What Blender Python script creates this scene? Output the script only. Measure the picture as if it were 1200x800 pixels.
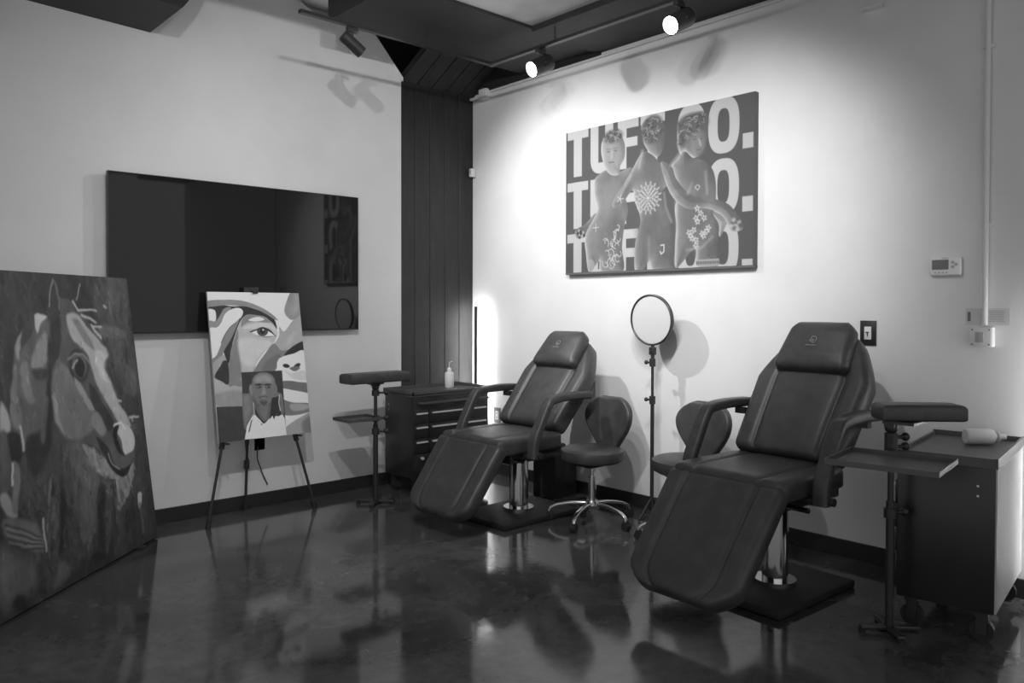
import bpy, bmesh, math, random
import numpy as np
from mathutils import Vector, Matrix

R_ = math.radians
scene = bpy.context.scene
for o in list(bpy.data.objects):
    bpy.data.objects.remove(o)
COL = scene.collection
random.seed(4)

# ------------------------------------------------------------------ camera
FPX, YAW, PIT, ROL, CY, CAMH = 920.7, 47.656, 1.024, 0.12, 377.0, 1.35
def cam_axes():
    a, t, r = R_(YAW), R_(PIT), R_(ROL)
    F = Vector((math.cos(a), math.sin(a), 0)); Rr = Vector((math.sin(a), -math.cos(a), 0)); U = Vector((0, 0, 1))
    F2 = F*math.cos(t) - U*math.sin(t); U2 = U*math.cos(t) + F*math.sin(t)
    return F2, Rr*math.cos(r) + U2*math.sin(r), U2*math.cos(r) - Rr*math.sin(r)
cF, cR, cU = cam_axes()
cd = bpy.data.cameras.new('camera'); cam = bpy.data.objects.new('camera', cd); COL.objects.link(cam)
cd.sensor_width = 36; cd.lens = FPX/1200*36; cd.shift_y = (CY-400)/1200; cd.clip_start = .05
M3 = Matrix((cR, cU, -cF)).transposed()
cam.matrix_world = Matrix.Translation((0, 0, CAMH)) @ M3.to_4x4()
scene.camera = cam

# ------------------------------------------------------------------ world, exposure
w = bpy.data.worlds.new('world'); scene.world = w; w.use_nodes = True
bg = w.node_tree.nodes['Background']; bg.inputs[0].default_value = (1, 1, 1, 1); bg.inputs[1].default_value = .56
vs = scene.view_settings
vs.view_transform = 'Standard'; vs.look = 'None'; vs.gamma = 1; vs.exposure = 0.0; vs.use_curve_mapping = False

# room measures
YL = 5.09      # left wall plane
XR = 4.22      # right wall plane
XS = XR     # right wall, near length
YS = 1.296     # where the step is
ZC = 3.5       # white ceiling
ZB = 3.17      # underside of the dark soffits

# light settings: power and cone of each spot
P_NEAR_LEFT, P_NEAR_RIGHT, P_H3, P_H1, P_H2 = 95, 115, 160, 42, 68

# ------------------------------------------------------------------ materials
MATS = {}
def mat(name, col, rough=.5, metal=0, spec=.5, noise=0, nscale=20, bump=0, bscale=200, emis=0, stretch=None, coat=0):
    m = bpy.data.materials.new(name); m.use_nodes = True; MATS[name] = m
    nt = m.node_tree; N = nt.nodes; L = nt.links; b = N['Principled BSDF']
    b.inputs['Base Color'].default_value = (col, col, col, 1)
    b.inputs['Roughness'].default_value = rough; b.inputs['Metallic'].default_value = metal
    b.inputs['Specular IOR Level'].default_value = spec
    if coat: b.inputs['Coat Weight'].default_value = coat; b.inputs['Coat Roughness'].default_value = .1
    if emis:
        b.inputs['Emission Color'].default_value = (1, 1, 1, 1); b.inputs['Emission Strength'].default_value = emis
    tc = N.new('ShaderNodeTexCoord'); src = tc.outputs['Object']
    if stretch:
        mp = N.new('ShaderNodeMapping'); mp.inputs['Scale'].default_value = stretch; L.new(src, mp.inputs[0]); src = mp.outputs[0]
    if noise:
        n = N.new('ShaderNodeTexNoise'); n.inputs['Scale'].default_value = nscale; n.inputs['Detail'].default_value = 8
        L.new(src, n.inputs['Vector'])
        r = N.new('ShaderNodeMapRange'); r.inputs['From Min'].default_value = .3; r.inputs['From Max'].default_value = .7
        r.inputs['To Min'].default_value = max(0, col*(1-noise)); r.inputs['To Max'].default_value = col*(1+noise)
        L.new(n.outputs['Fac'], r.inputs[0]); L.new(r.outputs[0], b.inputs['Base Color'])
    if bump:
        n2 = N.new('ShaderNodeTexNoise'); n2.inputs['Scale'].default_value = bscale; n2.inputs['Detail'].default_value = 6
        L.new(src, n2.inputs['Vector'])
        bp = N.new('ShaderNodeBump'); bp.inputs['Strength'].default_value = bump; bp.inputs['Distance'].default_value = .002
        L.new(n2.outputs['Fac'], bp.inputs['Height']); L.new(bp.outputs[0], b.inputs['Normal'])
    return m
mat('wall_paint', .72, .75, noise=.035, nscale=3, bump=.25, bscale=60)
mat('ceiling_paint', .7, .8, noise=.15, nscale=3)
mat('dark_paint', .02, .6, noise=.2, nscale=6)
mat('base_paint', .022, .45, noise=.15)
mat('dark_wood', .016, .5, noise=.5, nscale=9, stretch=(9, 9, .5), bump=.3, bscale=14)
mat('deck_wood', .017, .65, noise=.5, nscale=6, stretch=(6, 1, 1))
mat('leather', .052, .42, noise=.22, nscale=14, bump=.35, bscale=220)
mat('black_plastic', .025, .4)
mat('black_metal', .025, .35, spec=.5)
mat('black_enamel', .022, .3, noise=.2, nscale=5)
mat('steel_tray', .07, .38, spec=.6)
mat('grey_panel', .42, .5, noise=.05, nscale=5)
mat('chrome', .75, .12, metal=1)
mat('handle_metal', .75, .35, metal=.4)
mat('screen', .012, .03, spec=.5)
mat('white_plastic', .74, .4)
mat('translucent_plastic', .72, .35)
mat('grey_plastic', .16, .4)
mat('light_grey_plastic', .42, .5)
mat('canvas_edge', .55, .8)
mat('dark_canvas_edge', .1, .8)
mat('pine', .2, .6, noise=.3, nscale=10)
mat('lens_glow', .9, .3, emis=40)
mat('led_glow', .9, .4, emis=110)
mat('diffuser', .62, .5)
mat('emblem_print', .3, .5)
mat('paper', .6, .8)
mat('rubber', .015, .7)

def floor_mat():
    m = bpy.data.materials.new('polished_concrete'); m.use_nodes = True; MATS['floor'] = m
    nt = m.node_tree; N = nt.nodes; L = nt.links; b = N['Principled BSDF']
    tc = N.new('ShaderNodeTexCoord')
    n1 = N.new('ShaderNodeTexNoise'); n1.inputs['Scale'].default_value = 1.3; n1.inputs['Detail'].default_value = 9; n1.inputs['Roughness'].default_value = .62; n1.inputs['Distortion'].default_value = .7
    n2 = N.new('ShaderNodeTexNoise'); n2.inputs['Scale'].default_value = 16; n2.inputs['Detail'].default_value = 10; n2.inputs['Roughness'].default_value = .7
    L.new(tc.outputs['Object'], n1.inputs['Vector']); L.new(tc.outputs['Object'], n2.inputs['Vector'])
    mx = N.new('ShaderNodeMath'); mx.operation = 'MULTIPLY_ADD'; mx.inputs[1].default_value = .45
    L.new(n2.outputs['Fac'], mx.inputs[0]); L.new(n1.outputs['Fac'], mx.inputs[2])
    cr = N.new('ShaderNodeMapRange'); cr.inputs['From Min'].default_value = .5; cr.inputs['From Max'].default_value = 1.0
    cr.inputs['To Min'].default_value = .022; cr.inputs['To Max'].default_value = .125
    L.new(mx.outputs[0], cr.inputs[0]); L.new(cr.outputs[0], b.inputs['Base Color'])
    rr = N.new('ShaderNodeMapRange'); rr.inputs['From Min'].default_value = .45; rr.inputs['From Max'].default_value = 1.0
    rr.inputs['To Min'].default_value = .05; rr.inputs['To Max'].default_value = .13
    L.new(mx.outputs[0], rr.inputs[0]); L.new(rr.outputs[0], b.inputs['Roughness'])
    b.inputs['Specular IOR Level'].default_value = .42
    bp = N.new('ShaderNodeBump'); bp.inputs['Strength'].default_value = .03; bp.inputs['Distance'].default_value = .003
    L.new(n2.outputs['Fac'], bp.inputs['Height']); L.new(bp.outputs[0], b.inputs['Normal'])
floor_mat()

def art_mat(name, rough=.55, gain=1.0):
    m = bpy.data.materials.new(name); m.use_nodes = True; MATS[name] = m
    N = m.node_tree.nodes; L = m.node_tree.links; b = N['Principled BSDF']
    a = N.new('ShaderNodeAttribute'); a.attribute_name = 'print'
    L.new(a.outputs['Color'], b.inputs['Base Color'])
    b.inputs['Roughness'].default_value = rough; b.inputs['Specular IOR Level'].default_value = .35 if rough < .7 else .1
art_mat('oil_paint', .45); art_mat('acrylic_paint', .6); art_mat('poster_print', .8)

# ------------------------------------------------------------------ mesh helpers
class MB:
    def __init__(s): s.bm = bmesh.new()
    def box(s, c, size, rz=0, rot=None, bev=0, seg=2):
        m = Matrix.Translation(c) @ (rot.to_4x4() if rot is not None else Matrix.Rotation(rz, 4, 'Z'))
        g = bmesh.ops.create_cube(s.bm, size=1)['verts']
        for v in g: v.co = Vector((v.co.x*size[0], v.co.y*size[1], v.co.z*size[2]))
        if bev:
            es = list({e for v in g for e in v.link_edges})
            r = bmesh.ops.bevel(s.bm, geom=es, offset=bev, segments=seg, affect='EDGES', profile=.5)
            g = list({v for f in r['faces'] for v in f.verts} | {v for v in g if v.is_valid})
        for v in g: v.co = m @ v.co
        return s
    def cyl(s, p0, p1, r0, r1=None, seg=20, cap=True):
        p0, p1 = Vector(p0), Vector(p1); d = p1-p0; r1 = r0 if r1 is None else r1
        m = Matrix.Translation((p0+p1)/2) @ d.to_track_quat('Z', 'Y').to_matrix().to_4x4()
        bmesh.ops.create_cone(s.bm, cap_ends=cap, cap_tris=False, segments=seg, radius1=r0, radius2=r1, depth=d.length, matrix=m)
        return s
    def sph(s, c, r, sc=(1, 1, 1), seg=16):
        m = Matrix.Translation(c) @ Matrix.Diagonal((*sc, 1))
        bmesh.ops.create_uvsphere(s.bm, u_segments=seg, v_segments=seg//2+2, radius=r, matrix=m); return s
    def lathe(s, prof, seg=28, m=Matrix()):
        rings = []
        for r, z in prof:
            rings.append([s.bm.verts.new(m @ Vector((r*math.cos(2*math.pi*k/seg), r*math.sin(2*math.pi*k/seg), z))) for k in range(seg)] if r > 1e-6 else [s.bm.verts.new(m @ Vector((0, 0, z)))])
        for a, b in zip(rings[:-1], rings[1:]):
            for k in range(seg):
                j = (k+1) % seg
                q = [a[k % len(a)], a[j % len(a)], b[j % len(b)], b[k % len(b)]]
                q2 = []
                for v in q:
                    if v not in q2: q2.append(v)
                if len(q2) > 2: s.bm.faces.new(q2)
        return s
    def tube(s, pts, r, seg=10, sec=None, up=(0, 0, 1)):
        """sweep a circle, or the section sec [(a,b)..], along pts"""
        pts = [Vector(p) for p in pts]; n = len(pts); rings = []
        up = Vector(up)
        for i, p in enumerate(pts):
            t = (pts[min(i+1, n-1)] - pts[max(i-1, 0)]).normalized()
            a = t.cross(up)
            if a.length < 1e-3: a = t.cross(Vector((1, 0, 0)))
            a.normalize(); b = a.cross(t).normalized()
            rr = r[0]+(r[1]-r[0])*i/(n-1) if isinstance(r, (list, tuple)) else r
            if sec: rings.append([s.bm.verts.new(p + a*x*rr + b*y*rr) for x, y in sec])
            else: rings.append([s.bm.verts.new(p + a*rr*math.cos(2*math.pi*k/seg) + b*rr*math.sin(2*math.pi*k/seg)) for k in range(seg)])
        m = len(rings[0])
        for A, B in zip(rings[:-1], rings[1:]):
            for k in range(m): s.bm.faces.new((A[k], A[(k+1) % m], B[(k+1) % m], B[k]))
        s.bm.faces.new(rings[0][::-1]); s.bm.faces.new(rings[-1]); return s
    def prism(s, pts, vec):
        """closed polygon (3D points) extruded by vec"""
        vec = Vector(vec); A = [s.bm.verts.new(p) for p in pts]; B = [s.bm.verts.new(Vector(p)+vec) for p in pts]
        n = len(pts)
        s.bm.faces.new(A[::-1]); s.bm.faces.new(B)
        for k in range(n): s.bm.faces.new((A[k], A[(k+1) % n], B[(k+1) % n], B[k]))
        return s
    def cushion(s, L, wf, th, r=.025, grooves=(), gd=.012, gw=.012, puff=.008, m=Matrix(), bend=0, ends=None):
        """padded slab: length L along x, half width wf(x) along y, thickness th; grooves at |y|/w positions"""
        ed = [0, .1, .3, .6, 1.0]
        xs = [e*r for e in ed] + list(np.linspace(r, L-r, 19)[1:-1]) + [L-e*r for e in ed[::-1]]
        inner = sorted(set([round(x, 4) for x in np.linspace(-1, 1, 17)[1:-1]] + [round(g*sg+d, 4) for g in grooves for sg in (-1, 1) for d in (-.05, -.025, 0, .025, .05)]))
        top, bot = [], []
        for x in xs:
            wd = max(wf(min(max(x, 0), L)), .004)
            k = min(r/wd, .45)
            ss = [-1+e*k for e in ed] + [q for q in inner if abs(q) < 1-k-.01] + [1-e*k for e in ed[::-1]]
            # keep the same number of samples in every row
            q = np.array([v for v in inner]); q = q*(1-k)/max(abs(inner[0]), 1e-6)*.97
            ss = [-1+e*k for e in ed] + list(q) + [1-e*k for e in ed[::-1]]
            gs = [g*(1-k)/max(abs(inner[0]), 1e-6)*.97 for g in grooves]
            rt, rb = [], []
            for sv in ss:
                dx = min(x, L-x); dy = (1-abs(sv))*wd
                e2 = min(min(dx, dy), r)
                z = th-r+math.sqrt(max(r*r-(r-e2)**2, 0))
                z += puff*(1-sv*sv)*min(1, dx/(L*.25+1e-6))
                for g in gs: z -= gd*math.exp(-(((abs(sv)-g)*wd)/gw)**2)*min(1, dx/.02)
                zb = min(r*.6, th*.3)*(1-math.sqrt(max(0, 1-(1-e2/r)**2)))
                bz = bend*(sv*wd)**2
                rt.append(s.bm.verts.new(m @ Vector((x, sv*wd, z+bz)))); rb.append(s.bm.verts.new(m @ Vector((x, sv*wd, zb+bz))))
            top.append(rt); bot.append(rb)
        n = len(top); c = len(top[0])
        for i in range(n-1):
            for j in range(c-1):
                s.bm.faces.new((top[i][j], top[i+1][j], top[i+1][j+1], top[i][j+1]))
                s.bm.faces.new((bot[i][j], bot[i][j+1], bot[i+1][j+1], bot[i+1][j]))
        for i in range(n-1):
            s.bm.faces.new((top[i][0], bot[i][0], bot[i+1][0], top[i+1][0]))
            s.bm.faces.new((top[i][-1], top[i+1][-1], bot[i+1][-1], bot[i][-1]))
        for j in range(c-1):
            s.bm.faces.new((top[0][j], top[0][j+1], bot[0][j+1], bot[0][j]))
            s.bm.faces.new((top[-1][j], bot[-1][j], bot[-1][j+1], top[-1][j+1]))
        return s
    def build(s, name, mt, parent=None, smooth=35, label=None):
        me = bpy.data.meshes.new(name)
        bmesh.ops.recalc_face_normals(s.bm, faces=s.bm.faces)
        s.bm.to_mesh(me); s.bm.free()
        me.materials.append(MATS[mt])
        if smooth:
            for p in me.polygons: p.use_smooth = True
            me.set_sharp_from_angle(angle=R_(smooth))
        o = bpy.data.objects.new(name, me); COL.objects.link(o)
        if parent is not None: o.parent = parent
        if label: o['label'] = label
        return o

def tag(o, label, cat, group=None):
    o['label'] = label; o['category'] = cat
    if group: o['group'] = group
    return o
def thing(name, label, cat, loc=(0, 0, 0), rz=0, group=None):
    o = bpy.data.objects.new(name, None); COL.objects.link(o); o.empty_display_size = .1
    o.location = loc; o.rotation_euler = (0, 0, rz); return tag(o, label, cat, group)
def struct(o, label):
    o['kind'] = 'structure'; o['label'] = label; return o
def copy_tree(o, parent=None):
    c = o.copy(); COL.objects.link(c); c.parent = parent
    for ch in o.children: copy_tree(ch, c)
    return c
def spot(name, parent, loc, target, power, size, blend=.6, rad=.035):
    l = bpy.data.lights.new(name, 'SPOT'); l.energy = power; l.spot_size = R_(size); l.spot_blend = blend; l.shadow_soft_size = rad
    o = bpy.data.objects.new(name, l); COL.objects.link(o); o.parent = parent
    o.location = loc; d = Vector(target)-Vector(loc); o.rotation_euler = d.to_track_quat('-Z', 'Y').to_euler()
    return o

# ------------------------------------------------------------------ the room
struct(MB().box((1.35, 1.8, -.05), (6.3, 7.0, .1)).build('floor', 'floor', smooth=0), 'dark polished concrete floor with cloudy mottling')
struct(MB().box((1.35, 1.8, ZC+.05), (6.3, 7.2, .1)).build('ceiling', 'ceiling_paint', smooth=0), 'pale plaster ceiling between dark soffits')
struct(MB().box(((-1.7+3.57)/2, (3.73-1.7)/2, 3.2), (3.57+1.7, 3.73+1.7, .02)).build('ceiling_panel', 'ceiling_paint', smooth=0), 'pale lowered ceiling field framed by dark soffits')
# left wall: a partition whose top right end is cut on a slant
prof = [(-1.7, 0), (3.474, 0), (3.474, 3.118), (3.20, 3.415), (3.165, 3.437), (3.10, 3.442), (2.80, 3.418), (2.72, 3.425), (2.66, 3.45), (2.60, 3.495), (2.59, ZC), (-1.7, ZC)]
wl = struct(MB().prism([(x, YL, z) for x, z in prof], (0, .1, 0)).build('wall_left', 'wall_paint', smooth=0), 'pale painted partition wall behind the television')
tr = [(3.478, 3.10), (3.478, 3.122), (3.204, 3.419), (3.167, 3.442), (3.10, 3.447), (2.80, 3.423), (2.72, 3.43), (2.66, 3.455), (2.60, 3.498)]
struct(MB().tube([(x, YL-.004, z) for x, z in tr], .012, 8).build('trim_1', 'wall_paint'), 'slim pale bead along the slanted wall top')
# right wall with a shallow step
struct(MB().box((XR+.075, (YS+5.25)/2, ZC/2), (.15, 5.25-YS, ZC)).build('wall_right', 'wall_paint', smooth=0), 'pale painted wall with the big canvas print')
struct(MB().box((XS+.075, (YS-1.7)/2, ZC/2), (.15, YS+1.7, ZC)).build('wall_right_recess', 'wall_paint', smooth=0), 'near length of the pale right wall beside the rolling cabinet')
# plank clad wall in the corner
wp = struct(MB().box(((3.474+XR)/2, 5.185, 1.56), (XR-3.474-.002, .07, 3.12)).build('wall_corner', 'dark_paint', smooth=0), 'narrow dark wood clad wall in the room corner')
pw = (XR-3.474)/5
for k in range(5):
    MB().box((3.474+pw*(k+.5), 5.135, 1.56), (pw-.004, .03, 3.12), bev=.002, seg=1).build('plank', 'dark_wood', wp, smooth=0)
# dark-coloured sheet stands in for the shadowy void; pale strip above the partition
struct(MB().box((3.55, 5.33, 3.2), (1.4, .06, .8)).build('void_backing', 'dark_paint', smooth=0), 'dark sheet standing in for the shadowy void behind the slanted partition top')
struct(MB().box((2.2, 5.33, 3.3), (1.3, .06, .6)).build('wall_back_pale', 'ceiling_paint', smooth=0), 'pale wall strip glimpsed above the partition')
# sloped plank deck over the corner
dk = struct(MB().prism([(3.49, 5.12, 3.12), (3.49, 4.45, 3.46), (3.49, 4.45, 3.495), (3.49, 5.12, 3.16)], (XR-3.49, 0, 0)).build('ceiling_deck', 'dark_paint', smooth=0), 'dark sloping plank ceiling above the corner')
ang = math.atan2(3.46-3.12, -(5.12-4.45))
n_d = 5; dw = (XR-3.49)/n_d
for k in range(n_d):
    rot = Matrix.Rotation(-math.atan2(.34, .67), 3, 'X')
    MB().box((3.49+dw*(k+.5), 4.785, 3.283), (dw-.008, .74, .016), rot=rot).build('plank', 'deck_wood', dk, smooth=0)
# dark soffits
struct(MB().box(((2.517+XR)/2, (3.73+4.5)/2, (ZB+ZC)/2), (XR-2.517, .77, ZC-ZB)).build('ceiling_soffit', 'dark_paint', smooth=0), 'broad dark soffit in the corner above the track')
struct(MB().box(((3.57+XR)/2, (3.73-1.7)/2, (ZB-.02+ZC)/2), (XR-3.57, 3.73+1.7, ZC-ZB+.02)).build('ceiling_soffit', 'dark_paint', smooth=0), 'long dark soffit over the wall with the print')
struct(MB().box((XR-.012, (3.7+5.115)/2, (3.125+ZC)/2), (.024, 5.115-3.7, ZC-3.125)).build('ceiling_fascia', 'dark_paint', smooth=0), 'dark fascia above the print wall at the corner')
e = [(1.626, 3.035), (1.71, 3.15), (1.775, 3.28), (1.83, 3.46), (1.83, ZC), (-1.7, ZC), (-1.7, 3.12), (.964, 3.06)]
struct(MB().prism([(x, YL, z) for x, z in e], (0, -.55, 0)).build('ceiling_beam', 'dark_paint', smooth=0), 'dark bulkhead at top left against the pale wall')
# baseboards
struct(MB().box(((-1.7+3.474)/2, YL-.008, .045), (3.474+1.7, .016, .09), bev=.002).build('baseboard_left', 'base_paint', smooth=0), 'black baseboard below the television wall')
struct(MB().box((XR-.008, (YS+5.1)/2, .045), (.016, 5.1-YS, .09), bev=.002).build('baseboard_right', 'base_paint', smooth=0), 'black baseboard below the print wall')
struct(MB().box((XS-.008, (YS-1.7)/2, .045), (.016, YS+1.7, .09), bev=.002).build('baseboard_right_recess', 'base_paint', smooth=0), 'black baseboard beside the rolling cabinet')

# ------------------------------------------------------------------ track lighting
ZT2 = 3.16; ZT = 3.05; TX = 3.61; TY = 4.18
def head(label, base, aim, power, size, lit=True, hl=.17, hr=.048, group='track spotlights', drop=.11, rad=.03, blend=.6):
    """spotlight hung below the track at base, aimed at world point aim"""
    t = thing('track_spotlight', label, 'spotlight', base, 0, group)
    MB().box((0, 0, -.018), (.075, .03, .03), bev=.004).build('adapter', 'black_plastic', t)
    MB().cyl((0, 0, -.02), (0, 0, -drop+.02), .008).build('stem', 'black_metal', t)
    c = Vector((0, 0, -drop)); d = (Vector(aim)-Vector(base)-c).normalized()
    q = d.to_track_quat('Z', 'Y').to_matrix().to_4x4()
    m = Matrix.Translation(c) @ q
    hs = MB().lathe([(0, -hl*.5), (hr*.85, -hl*.5), (hr, -hl*.46), (hr, hl*.5), (hr*.9, hl*.5), (hr*.88, hl*.44)], 28, m).build('housing', 'black_metal', t)
    MB().cyl(m @ Vector((hr, 0, 0)), m @ Vector((hr+.014, 0, 0)), .014).build('pivot', 'black_plastic', hs)
    MB().lathe([(0, hl*.45), (hr*.86, hl*.44), (hr*.86, hl*.42), (0, hl*.42)], 28, m).build('lens', 'lens_glow', t)
    spot('spot_light', t, c + d*(hl*.5+.01), c + d*2, power, size, blend, rad)
    return t
lt = thing('lighting_track', 'black L-shaped lighting track hung beneath the dark soffit', 'track', (TX, TY, ZT))
MB().box((-.72, 0, 0), (1.47, .034, .02)).build('rail', 'black_metal', lt)
MB().box((0, -1.7, 0), (.034, 3.4, .02)).build('rail', 'black_metal', lt)
MB().box((0, 0, 0), (.05, .05, .024), bev=.003).build('corner_joint', 'black_plastic', lt)
for x, y in ((0, -.62), (-.55, 0), (0, -2.6)):
    MB().cyl((x, y, .01), (x, y, ZB-ZT-.003 if x == 0 or y == 0 else ZC-ZT), .005, seg=10).build('suspension_rod', 'black_metal', lt)
head('black track spotlight on the left rail, aimed away from the camera', (2.50, TY, ZT-.01), (4.22, 3.95, 1.75), P_H3, 92, blend=.9, hl=.15, hr=.038, drop=.1)
head('lit track spotlight nearest the room corner', (TX, 3.69, ZT-.01), (1.0, 4.0, 1.6), P_H1, 110, blend=1, hr=.054)
head('lit track spotlight above the right end of the print', (TX, 2.60, ZT-.01), (.9, 2.8, 1.4), P_H2, 110, blend=1, hr=.054)
lt2 = thing('lighting_track', 'black straight lighting track overhead, nearer the camera', 'track', (1.6, 1.85, ZT2))
MB().box((0, 0, 0), (2.0, .034, .02)).build('rail', 'black_metal', lt2)
for x in (-.8, .8): MB().cyl((x, 0, .01), (x, 0, .028), .005, seg=10).build('suspension_rod', 'black_metal', lt2)
head('overhead track spotlight nearest the print wall, aimed at the print', (2.15, 1.85, ZT2-.01), (4.22, 2.7, 1.55), P_NEAR_RIGHT, 74, blend=1)
head('overhead track spotlight second from the print wall, aimed at the print', (1.7, 1.85, ZT2-.01), (4.22, 2.8, 1.75), P_NEAR_RIGHT, 56, blend=.9)
head('overhead track spotlight third from the print wall, aimed at the television wall', (1.3, 1.85, ZT2-.01), (4.05, 5.09, 1.3), P_NEAR_LEFT, 98, blend=1)
head('overhead track spotlight farthest from the print wall, aimed at the television wall', (.75, 1.85, ZT2-.01), (3.6, 5.09, 1.2), P_NEAR_LEFT, 98, blend=1)

# ------------------------------------------------------------------ corner LED lamps
def corner_lamp(label, loc, rz, group='corner LED lamps'):
    t = thing('corner_floor_lamp', label, 'lamp', loc, rz, group)
    MB().lathe([(0, 0), (.10, 0), (.10, .012), (.02, .02), (0, .02)]).build('base', 'black_metal', t)
    MB().box((0, 0, .69), (.018, .022, 1.34)).build('pole', 'black_metal', t, smooth=0)
    MB().box((.0105, 0, .69), (.003, .016, 1.30)).build('led_strip', 'led_glow', t, smooth=0)
    return t
corner_lamp('slim black LED floor lamp glowing into the room corner', (4.118, 4.957, 0), R_(28))
corner_lamp('slim black LED floor lamp glowing on the wall past the rolling cabinet', (4.15, .86, 0), R_(12))

# ------------------------------------------------------------------ television
tv = thing('television', 'large black flat television mounted on the left wall', 'television', (2.205, YL, 1.67))
MB().box((0, -.05, 0), (1.69, .03, .965), bev=.004).build('back_shell', 'black_plastic', tv)
MB().box((0, -.0655, .004), (1.682, .004, .952)).build('screen', 'screen', tv, smooth=0)
MB().box((0, -.066, -.4795), (1.69, .008, .006)).box((0, -.066, .4815), (1.69, .008, .004)).box((-.843, -.066, 0), (.004, .008, .965)).box((.843, -.066, 0), (.004, .008, .965)).build('bezel', 'black_plastic', tv, smooth=0)
MB().box((0, -.017, 0), (.4, .034, .3)).build('wall_mount', 'black_metal', tv, smooth=0)

# ------------------------------------------------------------------ painted pictures: small rasterizer on a vertex grid
def s2l(v):
    v = np.asarray(v, float)/255.
    return np.where(v < .04045, v/12.92, ((v+.055)/1.055)**2.4)
class Art:
    def __init__(s, W, H, nx, ny, base=100):
        s.W, s.H, s.nx, s.ny = W, H, nx, ny
        s.U, s.V = np.meshgrid(np.linspace(0, W, nx), np.linspace(0, H, ny))
        s.I = np.full((ny, nx), float(base)); s.px = W/nx
        s.rng = np.random.default_rng(7); s.wu = np.zeros_like(s.I); s.wv = np.zeros_like(s.I)
    def noise(s, fu, fv, octv=3):
        out = np.zeros_like(s.I); amp = 1; tot = 0
        for o in range(octv):
            gu, gv = int(s.W*fu)+3, int(s.H*fv)+3
            g = s.rng.random((gv, gu)); x = s.U*fu; y = s.V*fv
            x0 = np.clip(x.astype(int), 0, gu-2); y0 = np.clip(y.astype(int), 0, gv-2)
            fx = x-x0; fy = y-y0; fx = fx*fx*(3-2*fx); fy = fy*fy*(3-2*fy)
            out += amp*((g[y0, x0]*(1-fx)+g[y0, x0+1]*fx)*(1-fy)+(g[y0+1, x0]*(1-fx)+g[y0+1, x0+1]*fx)*fy)
            tot += amp; amp *= .5; fu *= 2; fv *= 2
        return out/tot*2-1
    def warp(s, a, f):
        s.wu = a*s.noise(f, f); s.wv = a*s.noise(f, f)
    def sd(s, pts, smooth=0):
        P = np.array(pts, float)
        if smooth:
            n = len(P); Q = []
            for i in range(n):
                p0, p1, p2, p3 = P[i-1], P[i], P[(i+1) % n], P[(i+2) % n]
                for t in np.linspace(0, 1, smooth, endpoint=False):
                    Q.append(.5*(2*p1+(p2-p0)*t+(2*p0-5*p1+4*p2-p3)*t*t+(3*p1-p0-3*p2+p3)*t**3))
            P = np.array(Q)
        x, y = s.U+s.wu, s.V+s.wv
        d = np.full(x.shape, 1e9); ins = np.zeros(x.shape, bool)
        for (x0, y0), (x1, y1) in zip(P, np.roll(P, -1, 0)):
            ex, ey = x1-x0, y1-y0; l2 = ex*ex+ey*ey+1e-12
            t = np.clip(((x-x0)*ex+(y-y0)*ey)/l2, 0, 1)
            d = np.minimum(d, (x-x0-t*ex)**2+(y-y0-t*ey)**2)
            c = (y0 > y) != (y1 > y)
            ins ^= c & (x < (x1-x0)*(y-y0)/(y1-y0+1e-12)+x0)
        d = np.sqrt(d); return np.where(ins, d, -d)
    def comp(s, alpha, val): s.I = s.I*(1-alpha)+val*alpha
    def poly(s, pts, val, soft=1.0, smooth=5, op=1.0, edge=0, ew=.01):
        d = s.sd(pts, smooth); v = val + edge*np.exp(-np.abs(d)/ew) if edge else val
        s.comp(op*np.clip(.5+d/(s.px*soft), 0, 1), v); return d
    def ell(s, c, r, val, soft=1.0, rot=0, op=1.0):
        x, y = s.U+s.wu-c[0], s.V+s.wv-c[1]; ca, sa = math.cos(rot), math.sin(rot)
        a, b = (x*ca+y*sa)/r[0], (-x*sa+y*ca)/r[1]
        d = (1-np.sqrt(a*a+b*b))*min(r)
        s.comp(op*np.clip(.5+d/(s.px*soft), 0, 1), val)
    def line(s, pts, wd, val, soft=1.0, op=1.0):
        P = np.array(pts, float); x, y = s.U+s.wu, s.V+s.wv; d = np.full(x.shape, 1e9)
        for (x0, y0), (x1, y1) in zip(P[:-1], P[1:]):
            ex, ey = x1-x0, y1-y0; t = np.clip(((x-x0)*ex+(y-y0)*ey)/(ex*ex+ey*ey+1e-12), 0, 1)
            d = np.minimum(d, (x-x0-t*ex)**2+(y-y0-t*ey)**2)
        s.comp(op*np.clip(.5+(wd/2-np.sqrt(d))/(s.px*soft), 0, 1), val)
    def strokes(s, n, ln, wd, jit, ang=None):
        dy, dx = np.gradient(s.I); h = s.px; rg = s.rng
        for i in range(n):
            cx, cy = int(rg.integers(2, s.nx-2)), int(rg.integers(2, s.ny-2))
            g = np.hypot(dx[cy, cx], dy[cy, cx])
            a = math.atan2(dx[cy, cx], -dy[cy, cx]) if g > 1.2 else (ang if ang is not None else 0) + rg.normal()*.4
            L = ln*(.5+rg.random()); Wd = wd*(.5+rg.random()); r = int(L/2+Wd)+2
            x0, x1, y0, y1 = max(cx-r, 0), min(cx+r+1, s.nx), max(cy-r, 0), min(cy+r+1, s.ny)
            X, Y = np.meshgrid(np.arange(x0, x1)-cx, np.arange(y0, y1)-cy)
            p, q = X*math.cos(a)+Y*math.sin(a), -X*math.sin(a)+Y*math.cos(a)
            al = np.clip((L/2-np.abs(p))/(L*.25)+.3, 0, 1)*np.clip(Wd/2-np.abs(q)+.5, 0, 1)*(.55+.35*rg.random())
            v = s.I[cy, cx]*(1+jit*rg.normal())
            s.I[y0:y1, x0:x1] = s.I[y0:y1, x0:x1]*(1-al)+v*al
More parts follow.
